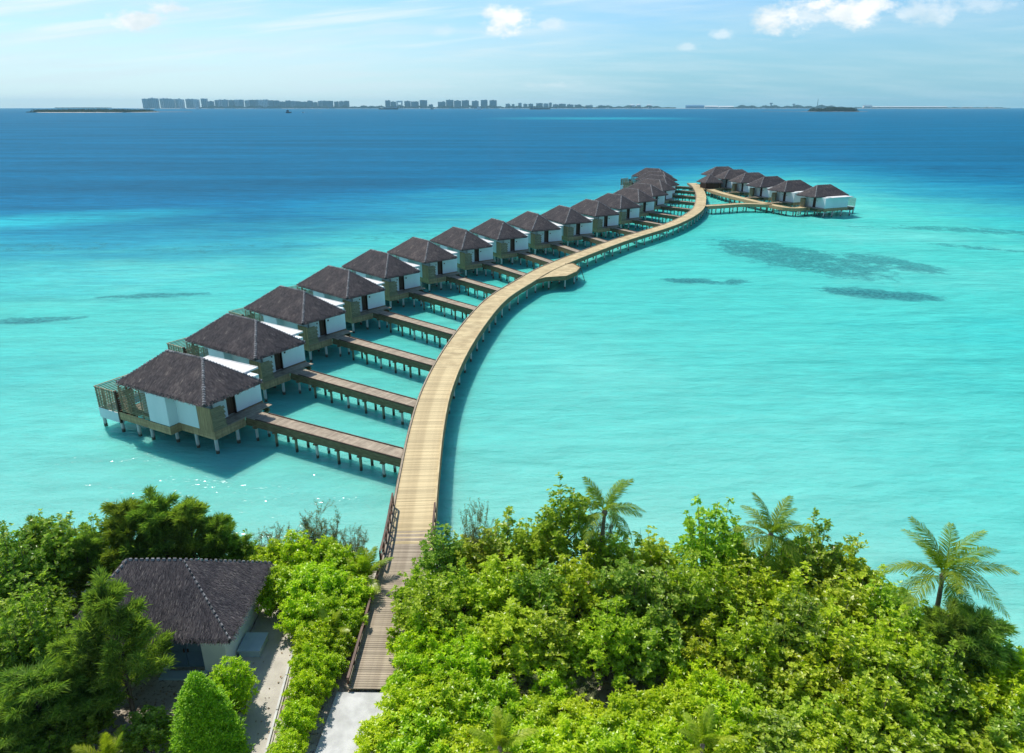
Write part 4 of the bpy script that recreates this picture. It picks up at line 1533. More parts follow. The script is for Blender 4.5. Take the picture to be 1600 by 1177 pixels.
def ordlab(fmt):
    return lambda i, n: fmt % (ORD[i] if i < len(ORD) else 'last')


SHORE = [(-4.3, 34.0, 4.2, 1.7), (-2.1, 34.7, 5.2, 1.9), (0.0, 35.0, 5.4, 2.0), (1.8, 34.6, 5.0, 1.7), (6.3, 34.2, 5.0, 1.8), (8.2, 33.5, 4.9, 1.9), (11.0, 34.0, 5.6, 2.0),
         (12.7, 33.2, 4.0, 1.6), (15.5, 33.0, 4.2, 1.7), (17.4, 33.3, 5.4, 2.1), (19.2, 32.9, 5.0, 1.8), (20.6, 32.6, 3.9, 1.6), (20.6, 30.6, 3.4, 1.4)]
SECOND = [(-5.0, 31.6, 3.6, 1.4), (-4.9, 29.8, 4.2, 1.7), (-2.7, 31.0, 4.6, 1.9), (-0.5, 31.2, 5.0, 2.1), (1.7, 30.5, 4.8, 2.0), (3.7, 30.5, 4.8, 2.0), (5.9, 30.2, 4.8, 2.0), (7.8, 30.0, 4.8, 2.1),
          (9.8, 30.0, 5.0, 2.0), (11.9, 30.0, 4.8, 2.0), (13.9, 29.7, 5.0, 2.1), (16.0, 29.7, 5.0, 2.0), (18.0, 29.7, 4.8, 2.0), (19.3, 28.9, 4.0, 1.8)]
THIRD = [(-2.4, 28.3, 3.8, 1.8), (-0.2, 28.2, 4.0, 2.0), (2.2, 28.0, 3.6, 1.8), (4.5, 27.5, 4.0, 1.9), (6.8, 27.5, 4.2, 2.0), (9.1, 27.5, 4.0, 1.9), (11.2, 27.5, 4.2, 2.0),
         (13.5, 27.3, 4.2, 2.0), (15.3, 26.7, 4.6, 2.1), (17.4, 26.4, 4.6, 2.1), (18.7, 25.2, 4.4, 1.9)]
FOURTH_O = [(10.8, 26.1, 3.2, 1.8), (12.7, 25.5, 3.4, 1.9), (14.7, 25.2, 4.0, 2.0), (16.7, 24.6, 4.2, 2.1), (18.9, 24.3, 3.8, 1.9)]
FOURTH_B = [(-4.4, 28.0, 3.0, 1.4), (-4.4, 26.4, 2.4, 1.4), (1.9, 26.4, 1.9, 1.2), (-2.4, 26.5, 2.8, 1.7), (8.5, 25.7, 2.8, 1.5)]
RIGHT_B = [(23.2, 25.6, 3.4, 1.8), (21.1, 24.3, 3.2, 1.8), (22.5, 23.8, 3.0, 1.7)]
FRONT_B = [(-4.5, 24.6, 2.2, 1.5), (-3.2, 24.8, 2.4, 1.7), (-1.0, 24.6, 2.4, 1.7), (1.1, 24.2, 1.9, 1.6), (3.3, 23.8, 1.8, 1.5), (5.3, 23.7, 2.4, 1.7), (7.5, 24.0, 2.6, 1.7), (9.6, 24.0, 2.8, 1.8)]
FRONT_O = [(11.6, 23.6, 3.0, 1.8), (13.6, 23.6, 3.2, 1.9), (15.6, 23.2, 3.4, 1.9), (17.7, 23.0, 3.4, 1.9), (19.6, 22.7, 3.2, 1.8), (21.4, 22.2, 3.0, 1.8)]
NEAR_B = [(-5.4, 23.1, 1.8, 1.3), (-4.0, 22.8, 2.0, 1.6), (-1.9, 22.7, 2.0, 1.6), (0.3, 22.5, 2.0, 1.6), (2.4, 22.3, 2.2, 1.7), (4.6, 22.2, 2.2, 1.7), (6.7, 22.1, 2.4, 1.7), (8.8, 22.1, 2.4, 1.7)]
NEAR_O = [(10.9, 22.0, 2.6, 1.8), (12.9, 21.8, 2.8, 1.8), (14.9, 21.6, 3.0, 1.8), (16.9, 21.4, 3.0, 1.8), (19.0, 21.3, 2.8, 1.8), (20.7, 21.0, 2.8, 1.8)]
grow('s', SHORE, BROAD_OL, (5, 2), 'broadleaf_tree', 'tree', 'broadleaf trees right of the boardwalk', ordlab('{c} broadleaf tree on the waterline, %s to the right of the boardwalk'))
grow('s2', SECOND, BROAD_OL[::-1], (5, 2), 'broadleaf_tree', 'tree', 'broadleaf trees right of the boardwalk', ordlab('{c} broadleaf tree behind the waterline trees, %s right of the boardwalk'))
grow('s3', THIRD, BROAD_OL[2:] + BROAD_OL[:2], (5, 2), 'broadleaf_tree', 'tree', 'broadleaf trees right of the boardwalk', ordlab('{c} tree in the middle of the thicket, %s right of the boardwalk'))
grow('s4', FOURTH_O, BROAD_OL[1:], (5, 2), 'broadleaf_tree', 'tree', 'broadleaf trees right of the boardwalk', ordlab('low {c} tree before the mid thicket at right, %s from its left'))
grow('f', FOURTH_B, BUSH_BR, (2.4, 1.7), 'leafy_bush', 'bush', 'bright green bushes right of the boardwalk', ordlab('bright green bush beneath the olive trees, %s from the boardwalk edge'))
grow('f2', FRONT_B, BUSH_BR[::-1], (2.4, 1.7), 'leafy_bush', 'bush', 'bright green bushes right of the boardwalk', ordlab('bright green rosette leaved bush, %s right of the concrete path, in the foreground'))
grow('f3', FRONT_O, BROAD_OL, (5, 2), 'broadleaf_tree', 'tree', 'broadleaf trees right of the boardwalk', ordlab('{c} foreground tree toward the right corner, %s from its left end'))
grow('f4', NEAR_B, BUSH_BR[2:] + BUSH_BR[:2], (2.4, 1.7), 'leafy_bush', 'bush', 'bright green bushes right of the boardwalk', ordlab('bright green bush along the bottom edge, %s right of the concrete path'))
grow('f5', NEAR_O, BROAD_OL[3:] + BROAD_OL[:3], (5, 2), 'broadleaf_tree', 'tree', 'broadleaf trees right of the boardwalk', ordlab('{c} tree along the bottom edge at right, %s from the bright bushes'))
grow('rb', RIGHT_B, BUSH_BR, (2.4, 1.7), 'leafy_bush', 'bush', 'bright green bushes right of the boardwalk', ordlab('bright bush beside the dark needle tree at the right shore, %s of three'))
plant('broadleaf_tree', 'tall thin crowned tree with gaps, standing above the thicket left of the palm crown', 'tree', None, *BROAD_OPEN, 3.1, 34.7, 1.0, (1.05, 1.05, 1.08))
grow('cr', [(21.9, 26.4, 5.4, 1.7), (20.3, 26.6, 5.0, 1.3)], CAS, (6.5, 1.7), 'casuarina_tree', 'tree', 'dark needle trees', lambda i, n: ['dark feathery needle tree at the right shore below the large palm', 'smaller dark needle tree tucked under the trunk of the large palm'][i])
# left side of the island
LEFT_O = [(-26.5, 31.9, 5.2, 2.1), (-25.6, 34.3, 5.2, 2.1), (-24.6, 35.6, 4.6, 1.5), (-27.0, 29.3, 4.4, 2.0), (-25.0, 31.0, 3.4, 1.3), (-25.6, 27.2, 4.8, 2.0), (-23.2, 25.9, 4.2, 1.8), (-20.6, 25.7, 3.6, 1.5), (-24.4, 24.6, 4.0, 1.8),
          (-28.4, 33.4, 5.0, 2.0), (-28.2, 36.0, 4.4, 1.8), (-23.6, 28.4, 5.6, 1.7), (-22.3, 26.4, 5.8, 1.7)]
grow('lo', LEFT_O, BROAD_DP, (5, 2), 'broadleaf_tree', 'tree', 'mid green trees left of the bungalow', ordlab('mid green broadleaf tree in the thicket left of the bungalow, %s of thirteen'))
grow('cb', [(-22.6, 35.6, 6.5, 1.6), (-20.8, 35.6, 6.8, 1.7), (-18.9, 35.7, 6.6, 1.6), (-17.3, 35.6, 5.0, 1.3), (-27.2, 34.6, 5.6, 1.1), (-24.4, 34.2, 4.6, 1.2)], CAS, (6.5, 1.7), 'casuarina_tree', 'tree', 'dark needle trees',
     lambda i, n: ['dark needle tree behind the bungalow roof, leftmost of the waterline clump', 'tallest dark needle tree behind the ridge of the bungalow', 'dark needle tree behind the right half of the bungalow roof',
                   'low needle tree at the right end of the clump behind the bungalow', 'thin needle tree poking above the left edge broadleaf thicket', 'low needle tree filling the gap left of the bungalow roof'][i])
grow('cf', [(-18.2, 25.8, 7.2, 1.45), (-19.5, 24.9, 4.8, 1.3), (-20.7, 23.6, 4.2, 1.8), (-22.0, 22.6, 4.0, 1.6), (-19.8, 24.2, 3.8, 1.2)], CAS[::-1], (6.5, 1.7), 'casuarina_tree', 'tree', 'dark needle trees',
     lambda i, n: ['tall feathery needle tree in front of the bungalow, hiding its left half', 'feathery needle tree just left of the tall one before the bungalow', 'wide soft needle tree in the bottom left corner',
                   'needle tree cut by the left edge near the bottom corner', 'small needle tree between the corner tree and the bungalow'][i])
grow('ll', [(-19.4, 23.6, 2.2, 1.3), (-16.2, 23.4, 2.2, 1.2), (-20.2, 22.2, 2.0, 1.4), (-16.4, 36.4, 3.2, 1.1)], BROAD_DP, (5, 2), 'leafy_shrub', 'shrub', None,
     lambda i, n: ['low dark leafy shrub under the bottom left needle trees', 'low dark leafy shrub left of the clipped cone bush', 'dark leafy shrub at the bottom edge near the left corner', 'loose leafy shrub behind the right corner of the bungalow roof'][i])
HEDGE = [(-14.4, 35.4, 2.6, 1.3), (-13.2, 35.6, 3.2, 1.4), (-11.3, 35.3, 3.0, 1.4), (-9.9, 34.9, 2.4, 1.2), (-12.9, 33.2, 2.5, 1.3), (-11.1, 33.1, 2.6, 1.4), (-9.4, 32.9, 2.2, 1.1), (-11.2, 31.0, 2.3, 1.05), (-10.3, 31.0, 2.2, 1.2),
         (-9.1, 31.0, 1.8, 0.85), (-10.2, 29.2, 2.0, 0.9), (-9.2, 29.3, 1.5, 0.8), (-9.95, 27.6, 1.9, 0.8), (-9.3, 27.8, 1.3, 0.75), (-9.75, 25.9, 1.8, 0.72), (-9.2, 26.7, 1.1, 0.45), (-9.75, 24.4, 1.6, 0.68), (-9.8, 22.9, 1.4, 0.68), (-9.7, 21.6, 1.3, 0.8)]
HEDGE = [(x, y, h, r * 1.22) for (x, y, h, r) in HEDGE]
grow('he', HEDGE, BUSH_BR, (2.4, 1.7), 'leafy_bush', 'bush', 'bright bushes between the sand path and the boardwalk', ordlab('bright green bush between sand path and boardwalk, %s counting in from the waterline'))
grow('sp', [(-14.6, 37.0, 3.6, 1.2), (-11.8, 37.2, 4.3, 1.3), (-9.9, 36.7, 3.4, 1.0), (5.0, 35.8, 4.6, 1.1), (-2.0, 35.4, 5.2, 0.9), (-13.2, 37.3, 3.4, 1.0), (1.0, 26.4, 1.8, 1.1), (3.0, 26.0, 1.6, 1.0), (6.2, 25.8, 1.8, 1.0)], SPARSE, (4.0, 1.1), 'twiggy_shrub', 'shrub', 'thin grey green shrubs at the waterline',
     lambda i, n: ['thin twiggy grey shrub at the waterline behind the bungalow corner', 'tall thin twiggy shrub at the waterline, between bungalow and boardwalk', 'thin twiggy shrub beside the young palm near the boardwalk railing',
                   'thin twiggy shrub showing below the tall open crowned tree', 'thin bare twigs rising above the leafy trees right of the boardwalk', 'second thin twiggy shrub from the bungalow at the waterline', 'twiggy undergrowth shrub in the dark gap behind the foreground bushes, left one',
                   'twiggy undergrowth shrub in the dark gap behind the foreground bushes, middle one', 'twiggy undergrowth shrub in the dark gap behind the foreground bushes, right one'][i])
plant('clipped_cone_bush', 'bright green cone shaped cypress bush in front of the bungalow', 'bush', None, *CONE, -13.35, 23.1, 0.0, (1.0, 1.0, 1.0))
cR, tR = make_branchy(611, 2.9, 1.0, 70, 9, 0.17, 0.07, 8, M['leaf_bright'], 0.05, 0.5, 0.12, (0.05, 0.9), 0.6, 2, 1.6)
plant('round_shrub', 'rounded bright green shrub between the cone bush and the sand path', 'bush', None, cR, tR, -13.15, 25.6, 0.0, (0.98, 0.98, 1.0))

# palms: every frond is a part
def palm(label, x, y, h, lean, n, L, mats, tilt0, tilt1, seed, name='coconut_palm', group=None, z=None, trunk_r=0.13, droop=(0.45, 0.9), dead=0):
    g = random.Random(seed)
    z0 = float(land_z(np.array(x), np.array(y))) if z is None else z
    root = thing(name, label, 'palm', (x, y, z0), 0.0, group)
    if h > 0.1:
        m_ = MB()
        pts, rad = [], []
        for k in range(9):
            q = k / 8
            pts.append((lean[0] * (q ** 1.6), lean[1] * (q ** 1.6), -0.2 + (h + 0.2) * q))
            rad.append(trunk_r * (1.25 - 0.5 * q + (0.15 if k == 0 else 0)))
        m_.tube(pts, rad, 9)
        m_.build('trunk', M['palm_bark'], root)
    top = Vector((lean[0], lean[1], h))
    shapes = [make_frond(seed * 10 + k, L, d_, mats[0], 0.40 * L / 3.0 + 0.10, int(38 + 8 * L)) for k, d_ in enumerate(np.linspace(droop[0], droop[1], 4))]
    for k in range(n):
        q = (k + 0.5) / n
        az_ = k * 2.39996 + g.uniform(-0.2, 0.2)
        el_ = tilt0 + (tilt1 - tilt0) * q + g.uniform(-0.1, 0.1)
        o = link('frond', shapes[min(3, int(q * 4))], root, top, (g.uniform(-0.25, 0.25), -el_, az_), g.uniform(0.85, 1.08))
    if len(mats) > 1:
        ds = make_frond(seed * 10 + 7, L * 0.85, 0.6, mats[1], 0.5 * L / 3 + 0.1, 34)
        for k in range(dead):
            link('frond', ds, root, top, (0, 0.45, -0.5 + 1.7 * k), 0.9)
    m_ = MB()
    m_.tube([top + Vector((0, 0, -0.15)), top + Vector((0, 0, 0.10)), top + Vector((0, 0, 0.4))], [trunk_r * 0.9, trunk_r * 1.3, 0.03], 8)
    m_.build('crownshaft', M['palm_bark'], root)
    return root


palm('coconut palm with a full crown of arching fronds at the right shore', 21.4, 28.7, 5.3, (-0.15, 0.2), 19, 3.3, [M['frond']], 1.25, -0.45, 3, droop=(0.50, 1.0))
palm('coconut palm rising behind the waterline trees, second palm from the right', 14.2, 33.2, 4.9, (0.1, 0.0), 17, 2.6, [M['frond']], 1.2, -0.5, 4)
palm('coconut palm right beside the tall open crowned tree at the waterline', 5.1, 34.7, 5.3, (0.2, 0.1), 15, 2.6, [M['frond']], 1.0, -0.5, 5)
palm('young bright green palm leaning over the left railing of the boardwalk', -8.75, 34.6, 0.9, (0.1, 0.0), 13, 2.1, [M['frond_young']], 1.35, 0.35, 6, trunk_r=0.10, droop=(0.3, 0.75))
palm('small young palm with one yellowing frond among the bushes by the boardwalk', -9.6, 29.9, 0.9, (0, 0), 6, 1.6, [M['frond_young'], M['frond_yellow']], 1.3, 0.6, 7, trunk_r=0.07, droop=(0.2, 0.5), dead=1)
palm('young palm showing its fronds at the bottom edge near the left corner', -17.0, 21.9, 0.8, (0, 0), 8, 1.8, [M['frond_young']], 1.25, 0.4, 8, trunk_r=0.08, droop=(0.15, 0.5))
palm('young yellowish palm at the bottom edge among the bright bushes, left one of two', -0.5, 21.7, 2.1, (0, 0), 9, 1.7, [M['frond_young'], M['frond_yellow']], 1.25, 0.4, 9, trunk_r=0.08, droop=(0.15, 0.5), dead=1)
palm('young yellowish palm at the bottom edge among the bright bushes, right one of two', 7.8, 21.5, 2.5, (0, 0), 8, 1.7, [M['frond_young']], 1.25, 0.4, 10, trunk_r=0.08, droop=(0.15, 0.5))

# fallen leaves and small stones on the sand between the plants
g = np.random.default_rng(77)
n = 9000
px, py = g.uniform(-28, 25, n), g.uniform(14, 38, n)
keep = ~((px > -9.0) & (px < -4.8)) & ~((px > -23.2) & (px < -13.5) & (py > 27.2) & (py < 34)) & (land_z(px, py) > 0.5)
keep &= ~((px > -14.3) & (px < -10.7) & (g.random(n) > 0.25))
px, py = px[keep], py[keep]
P3 = np.stack([px, py, land_z(px, py) + 0.09], -1)
V = rosettes(g, P3, np.tile([0, 0, 1.0], (len(px), 1)), 1, 0.16, 0.08, (-0.1, 0.3), 0.9)
litter_m = plain('dry_leaves', (0.16, 0.10, 0.05), (0.30, 0.21, 0.11), 2.0, 0.9, 3, 0.0, (1, 1, 1), 0.8)
tag(link('leaf_litter', quads_mesh('leaf_litter', V, litter_m)), kind='stuff')
# ------------------------------------------------------------------ far shore, islets, ships
M['tower_a'] = plain('tower_pale', (0.50, 0.52, 0.52), (0.60, 0.62, 0.62), 0.02, 0.8, 2)
M['tower_b'] = plain('tower_grey_hazed', (0.20, 0.27, 0.31), (0.28, 0.35, 0.39), 0.02, 0.8, 2)  # blue of the distant haze is mixed into this wall colour
M['tower_c'] = plain('tower_dark_hazed', (0.07, 0.13, 0.17), (0.12, 0.19, 0.23), 0.02, 0.8, 2)  # darker walls, with the blue haze tint painted in
M['tower_win'] = plain('tower_windows_hazed', (0.03, 0.08, 0.12), (0.05, 0.11, 0.16), 0.05, 0.4, 2)  # dark glass, its colour also shifted towards the haze blue
M['shed_blue'] = plain('blue_shed', (0.06, 0.16, 0.30), (0.08, 0.20, 0.36), 0.02, 0.6, 2)
M['far_white'] = plain('far_white', (0.72, 0.72, 0.70), (0.80, 0.80, 0.78), 0.02, 0.7, 2)
M['far_tree'] = plain('far_trees', (0.035, 0.06, 0.025), (0.06, 0.10, 0.04), 0.08, 0.9, 3)
M['far_sand'] = plain('far_sand', (0.42, 0.38, 0.30), (0.52, 0.47, 0.38), 0.03, 0.9, 3)
M['rock'] = plain('dark_rock', (0.10, 0.095, 0.085), (0.20, 0.19, 0.17), 0.2, 0.9, 3)
M['hull_dark'] = plain('dark_hull', (0.035, 0.04, 0.05), (0.06, 0.065, 0.075), 0.2, 0.6, 2)
M['hull_red'] = plain('rust_red_hull', (0.14, 0.05, 0.035), (0.20, 0.07, 0.05), 0.2, 0.6, 2)
M['boat_white'] = plain('boat_white', (0.70, 0.70, 0.70), (0.80, 0.80, 0.80), 0.3, 0.5, 2)
M['foam'] = plain('foam', (0.75, 0.78, 0.78), (0.85, 0.86, 0.86), 0.3, 0.9, 2)
DC = 12000.0


def tower(x0, x1, z1, depth, mat, label, group, y=DC, bays=4, win=True):
    w_, root = x1 - x0, None
    root = thing('apartment_tower', label, 'tower', ((x0 + x1) / 2, y, 0), random.uniform(-0.08, 0.08), group)
    m_ = MB()
    m_.box(-w_ / 2, w_ / 2, 0, depth, -1, z1)
    k0 = random.uniform(-.3, .15)
    m_.box(w_ * k0, w_ * (k0 + random.uniform(.15, .35)), depth * .3, depth * .6, z1 + 0.02, z1 + random.uniform(3, 9))
    m_.build('wall', mat, root)
    if win:
        m_ = MB()
        for k in range(bays):
            a = -w_ / 2 + w_ * (k + 0.22) / bays
            b = -w_ / 2 + w_ * (k + 0.78) / bays
            fl = 9
            for j in range(fl):
                zz = 8 + (z1 - 14) * j / fl
                m_.box(a, b, -1.2, -0.1, zz, zz + (z1 - 14) / fl * 0.62)
        m_.build('windows', M['tower_win'], root, kind='stuff')
    return root


ROWS = [('a', 'tall pale tower in the skyline row farthest left, %s from its left end',
         [(-5863, -5785, 149), (-5781, -5704, 148), (-5700, -5622, 147), (-5618, -5540, 146), (-5536, -5459, 145), (-5455, -5377, 144), (-5373, -5296, 142), (-5292, -5214, 141), (-5210, -5133, 140), (-5129, -5051, 139), (-5047, -4970, 138), (-4950, -4863, 148)], 'bbbabbbabbab'),
        ('b', 'apartment tower in the second skyline row, %s from its left end',
         [(-4823, -4741, 109), (-4736, -4680, 128), (-4670, -4588, 129), (-4578, -4507, 128), (-4496, -4425, 125), (-4415, -4343, 130), (-4333, -4272, 127), (-4262, -4191, 130), (-4180, -4109, 134), (-4099, -4027, 133), (-4017, -3946, 132), (-3936, -3864, 130), (-3854, -3783, 123)], 'cbabcabacbaac'),
        ('c', 'dark apartment tower in the third skyline row, %s from its left end',
         [(-3772, -3701, 121), (-3691, -3609, 106), (-3599, -3528, 117), (-3518, -3436, 108), (-3426, -3354, 111), (-3344, -3263, 102), (-3253, -3181, 111), (-3171, -3100, 99), (-3089, -3028, 111), (-3008, -2936, 112), (-2926, -2845, 110), (-2834, -2773, 108), (-2763, -2692, 114), (-2682, -2610, 113)], 'cccbccccbcccbc'),
        ('d', 'dark detached apartment block at the centre of the skyline, %s from the left',
         [(-2014, -1942, 117), (-1932, -1856, 104), (-1713, -1621, 117), (-1601, -1489, 109), (-1468, -1351, 125), (-1178, -1060, 100), (-1045, -928, 123), (-918, -811, 121), (-800, -683, 123), (-637, -530, 117), (-495, -393, 123), (-357, -245, 121)], 'cccccccccccc')]
TM = {'a': M['tower_a'], 'b': M['tower_b'], 'c': M['tower_c']}
GN = {'a': 'towers of the tall unbroken row', 'b': 'towers of the second row', 'c': 'towers of the third row', 'd': 'detached blocks at the centre of the skyline'}
for key, lab, lst, sh in ROWS:
    for i, (x0, x1, z1) in enumerate(lst):
        tower(x0, x1, z1 * random.uniform(0.95, 1.04), 60, TM[sh[i]], lab % ORD[i], GN[key], DC + random.uniform(-60, 60), 3 if key != 'd' else 5)
gate = thing('apartment_tower', 'pale frame shaped block with an open middle among the dark skyline blocks', 'tower', (-1790, DC, 0))
mb = MB()
mb.box(-46, -28, 0, 40, -1, 115)
mb.box(28, 46, 0, 40, -1, 115)
mb.box(-27.9, 27.9, 0, 40, 92, 115)
mb.box(-27.9, 27.9, 2, 40, -1, 60)
mb.build('wall', M['tower_a'], gate)
LOW = [(-1325, -1264, 61), (-102, -31, 71), (0, 41, 66), (102, 153, 83), (184, 245, 68), (265, 336, 70), (387, 489, 79), (500, 581, 75), (591, 632, 87), (653, 734, 63), (744, 856, 70), (877, 979, 60), (999, 1101, 57), (1173, 1285, 49), (1376, 1478, 45)]
for i, (x0, x1, z1) in enumerate(LOW):
    t_ = tower(x0, x1, z1, 50, TM['cbcbcccbcbcccbc'[i]], 'low hazy city block right of the skyline towers, %s from the left' % ORD[i], 'low blocks of the far town', DC, 3, i % 3 == 0)
    t_.name = 'city_block'
    t_['category'] = 'building'


def shed(name, label, x0, x1, z0, z1, mat, roofm, y=DC, depth=60, cat='building', gable=0.3):
    root = thing(name, label, cat, ((x0 + x1) / 2, y, 0))
    w_ = (x1 - x0) / 2
    zc = z1 - (z1 - z0) * gable
    m_ = MB()
    m_.box(-w_, w_, 0, depth, z0, zc)
    m_.build('wall', mat, root)
    m_ = MB()
    m_.add([(-w_ - 2, -3, zc), (w_ + 2, -3, zc), (w_ + 2, depth + 3, zc), (-w_ - 2, depth + 3, zc), (-w_ - 2, depth / 2, z1), (w_ + 2, depth / 2, z1)],
           [(0, 1, 5, 4), (2, 3, 4, 5), (1, 2, 5), (3, 0, 4), (3, 2, 1, 0)])
    m_.build('roof', roofm, root)
    return root


shed('warehouse', 'long blue warehouse on the far shore right of the town', 2773, 3059, -1, 52, M['shed_blue'], M['shed_blue'])
shed('warehouse', 'white roofed warehouse beside the blue one on the far shore', 3079, 3283, -1, 42, M['tower_b'], M['far_white'])
shed('warehouse', 'lower white roofed warehouse right of the other far shore warehouses', 3303, 3528, -1, 38, M['tower_b'], M['far_white'])
shed('long_shed', 'very long low grey building on the far right shore', 5761, 6933, -1, 34, M['tower_b'], M['tower_a'], DC, 80)
shed('white_house', 'small white building right of the wooded islet', 5608, 5730, -1, 55, M['far_white'], M['tower_b'])
shed('far_shed', 'small pale building at the far right of the horizon, left one', 7188, 7341, -1, 28, M['tower_b'], M['tower_a'])
shed('far_shed', 'small pale building at the far right of the horizon, right one', 7545, 7667, -1, 26, M['tower_b'], M['tower_a'])
for i, (x0, x1, z1) in enumerate([(1876, 1958, 61), (1978, 2049, 64), (2141, 2223, 57)]):
    root = thing('storage_tank', 'white round storage tank on the far shore, %s from the left' % ORD[i], 'tank', ((x0 + x1) / 2, DC, 0), 0, 'white tanks on the far shore')
    m_ = MB()
    m_.tube([(0, 0, 0), (0, 0, z1 * 0.9)], (x1 - x0) / 2, 16)
    m_.build('wall', M['far_white'], root)
    m_ = MB()
    m_.tube([(0, 0, z1 * 0.9 + .1), (0, 0, z1 * 0.97), (0, 0, z1)], [(x1 - x0) / 2, (x1 - x0) / 3.2, 2], 16)
    m_.build('roof', M['far_white'], root)
for i, (x, z1, lab) in enumerate([(4120, 85, 'slim control tower on the far shore left of the mast'), (4481, 71, 'short slim tower between the control tower and the mast')]):
    root = thing('control_tower', lab, 'tower', (x, DC, 0))
    m_ = MB()
    m_.box(-9, 9, -9, 9, -1, z1 * 0.8)
    m_.build('wall', M['tower_b'], root)
    m_ = MB()
    m_.box(-18, 18, -18, 18, z1 * 0.8 + .1, z1)
    m_.build('cab', M['tower_c'], root)
root = thing('radio_mast', 'thin radio mast standing on the far right shore', 'mast', (4858, DC, 0))
m_ = MB()
m_.tube([(0, 0, -1), (0, 0, 80), (0, 0, 150)], [7, 5, 3], 6)
m_.build('mast', M['tower_c'], root)


def treeline(name, x0, x1, y, h, depth, n, seed, lab=None, z0=0.0, leaf=9.0):
    """a far wood that reads as one mass: many leaf clumps over low mounds"""
    g = np.random.default_rng(seed)
    x = g.uniform(x0, x1, n)
    e = np.clip(np.minimum(x - x0, x1 - x) / (0.06 * (x1 - x0)), 0.25, 1)
    hh = h * e * (0.62 + 0.38 * np.sin(x / (h * 2.1) + seed) * np.sin(x / (h * 0.83) + 2 * seed))
    z = z0 + hh * np.sqrt(g.random(n))
    yy = y + g.uniform(0, depth, n)
    p = np.stack([x, yy, z], -1)
    V = rosettes(g, p, unit(g.normal(size=(n, 3))), 3, leaf, leaf * 0.8, (0.0, 1.2), 0.5)
    return tag(link(name, quads_mesh(name, V, M['far_tree'])), kind='stuff')


def islet(name, pts, z, mat):
    """low bank of land: bevelled sheet"""
    m_ = MB()
    n_ = len(pts)
    cx, cy = sum(p[0] for p in pts) / n_, sum(p[1] for p in pts) / n_
    top = [(cx + (p[0] - cx) * .97, cy + (p[1] - cy) * .9, z) for p in pts]
    m_.add([(p[0], p[1], -0.6) for p in pts] + top, [tuple(range(n_, 2 * n_))] + [(k, (k + 1) % n_, n_ + (k + 1) % n_, n_ + k) for k in range(n_)])
    return tag(m_.build(name, mat), kind='structure')


def oval(cx, cy, a, b, n_=28, seed=0):
    g = random.Random(seed)
    return [(cx + a * math.cos(k * PI2 / n_) * g.uniform(.93, 1.05), cy + b * math.sin(k * PI2 / n_) * g.uniform(.9, 1.05)) for k in range(n_)]


islet('wooded_islet_shore', oval(-2240, 4080, 300, 330, seed=1), 1.2, M['far_sand'])
treeline('wooded_islet_trees', -2500, -1990, 3860, 15, 380, 5200, 5, leaf=5.0)
islet('rock_spit', oval(-1960, 4250, 150, 60, seed=2), 1.5, M['rock'])
islet('right_islet_shore', oval(1935, 4520, 190, 150, seed=3), 1.2, M['rock'])
treeline('right_islet_trees', 1800, 2040, 4420, 26, 160, 3600, 8, leaf=5.0)
islet('right_reef_bar', oval(1650, 4420, 190, 30, seed=5), 0.9, M['rock'])
islet('far_land', [(-6100, 11900), (7900, 11900), (7900, 12400), (-6100, 12400)], 4.0, M['far_sand'])
treeline('far_shore_trees', -5000, -2100, 11930, 40, 60, 4500, 11, leaf=14)
treeline('far_town_trees', -2600, 2600, 11930, 42, 60, 6500, 12, leaf=14)
treeline('far_right_trees', 3450, 5300, 11930, 48, 60, 4200, 13, leaf=14)
treeline('far_edge_trees', 5300, 7900, 11930, 20, 60, 2400, 14, leaf=10)
islet('faint_far_island', [(-7900, 13000), (-7000, 13000), (-7000, 13200), (-7900, 13200)], 16.0, M['far_tree'])


def hull_mesh(mb, L, B, H, z0=-0.8):
    """pointed-bow hull along +x"""
    st = [(-L / 2, .75), (-L / 2 * .7, 1), (L / 2 * .5, 1), (L / 2 * .8, .6), (L / 2, .04)]
    vs, fs = [], []
    for (x, k) in st:
        r_ = H * (0.25 if x > L * .3 else 0.0)
        vs += [(x, -B / 2 * k * .7, z0), (x, B / 2 * k * .7, z0), (x, B / 2 * k, H + r_), (x, -B / 2 * k, H + r_)]
    for i in range(len(st) - 1):
        a = i * 4
        for e in range(4):
            fs.append((a + e, a + (e + 1) % 4, a + 4 + (e + 1) % 4, a + 4 + e))
    fs += [(3, 2, 1, 0), (16, 17, 18, 19)]
    mb.add(vs, fs)


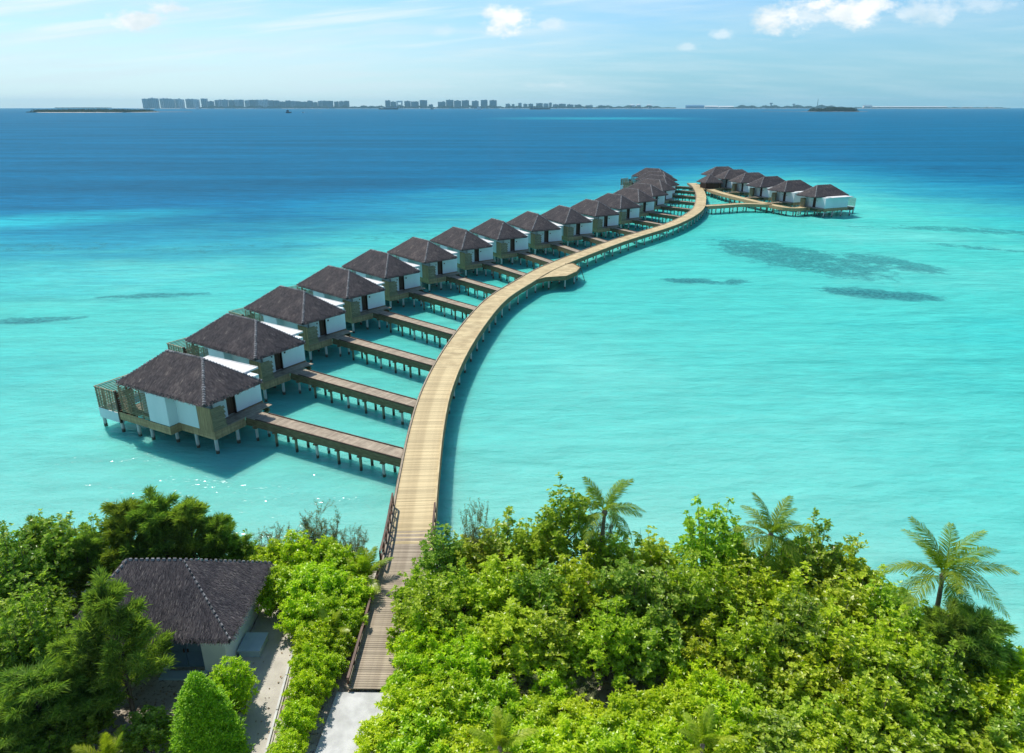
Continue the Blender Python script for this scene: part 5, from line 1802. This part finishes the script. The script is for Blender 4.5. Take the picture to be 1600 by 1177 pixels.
def ship(name, label, cat, x, y, L, B, H, rz, hullm, cabin, cabm, cargo=0, mastz=0):
    root = thing(name, label, cat, (x, y, 0), rz)
    m_ = MB()
    hull_mesh(m_, L, B, H)
    m_.build('hull', hullm, root)
    m_ = MB()
    cx0, cx1, ch = cabin
    m_.box(cx0 * L, cx1 * L, -B * .35, B * .35, H + .02, H + ch * .6)
    m_.box(cx0 * L + (cx1 - cx0) * L * .1, cx1 * L - (cx1 - cx0) * L * .1, -B * .3, B * .3, H + ch * .6 + .02, H + ch)
    c_ = m_.build('cabin', cabm, root)
    m_ = MB()
    m_.box(cx0 * L + (cx1 - cx0) * L * .08, cx1 * L - (cx1 - cx0) * L * .08, -B * .31, -B * .3 - .02 * B, H + ch * .68, H + ch * .88)
    m_.build('window', M['tower_win'], c_)
    if cargo:
        m_ = MB()
        for k in range(cargo):
            a = -0.28 * L + k * 0.6 * L / cargo
            m_.box(a, a + 0.5 * L / cargo, -B * .38, B * .38, H + .02, H + ch * .3)
        m_.build('hatch', cabm, root)
    if mastz:
        m_ = MB()
        m_.tube([((cx0 + cx1) / 2 * L, 0, H + ch), ((cx0 + cx1) / 2 * L, 0, H + mastz)], 0.02 * L * .4, 5)
        m_.build('mast', M['hull_dark'], root)
    return root


ship('cargo_ship', 'dark cargo ship with a stern cabin, left of the centre skyline blocks', 'ship', -1310, 8000, 205, 30, 13, 0.05, M['hull_dark'], (0.30, 0.42, 26), M['tower_b'], 4, 34)
ship('cargo_ship', 'rust red flat cargo ship below the low town right of the towers', 'ship', 305, 8200, 225, 32, 11, -0.05, M['hull_red'], (-0.44, -0.33, 20), M['tower_c'], 5, 26)
ship('ferry_boat', 'white ferry in front of the centre skyline blocks', 'boat', -365, 8400, 80, 18, 9, 0.0, M['boat_white'], (-0.3, 0.2, 18), M['boat_white'], 0, 26)
ship('work_boat', 'small dark boat just right of the first skyline block at centre', 'boat', -880, 8300, 40, 12, 7, 0.0, M['hull_dark'], (-0.3, 0.1, 14), M['tower_c'], 0, 22)
ship('tug_boat', 'small dark tug boat on the open blue water below the skyline', 'boat', -1052, 3540, 27, 9, 4.5, 0.3, M['hull_dark'], (-0.35, 0.1, 9), M['tower_c'], 0, 14)
sb = ship('speedboat', 'small white speedboat with a wake right of the dark tug boat', 'boat', -1034, 3720, 12, 4, 2.0, math.pi, M['boat_white'], (-0.2, 0.15, 2.6), M['tower_c'])
ship('ferry_boat', 'small white boat below the right end of the tallest skyline row', 'boat', -3880, 9300, 60, 16, 8, 0.2, M['boat_white'], (-0.3, 0.2, 22), M['boat_white'], 0, 26)
ship('ferry_boat', 'small white boat below the middle of the second skyline row', 'boat', -3370, 10050, 110, 18, 7, 0.0, M['boat_white'], (-0.2, 0.1, 14), M['tower_b'], 0, 20)
ship('ferry_boat', 'tiny white launch on the water left of the far warehouses', 'boat', 1612, 8800, 60, 14, 6, 0.0, M['boat_white'], (-0.3, 0.1, 12), M['boat_white'])
mb = MB()
pts = [(0, 0)] + [(18 + k * 9, 0) for k in range(9)]
mb.add([(6, -1.2, 0.05), (95, -3.5, 0.05), (95, 3.5, 0.05), (6, 1.2, 0.05)], [(0, 1, 2, 3)])
mb.build('boat_wake', M['foam'], None, (-1034, 3720, 0.03), kind='stuff')
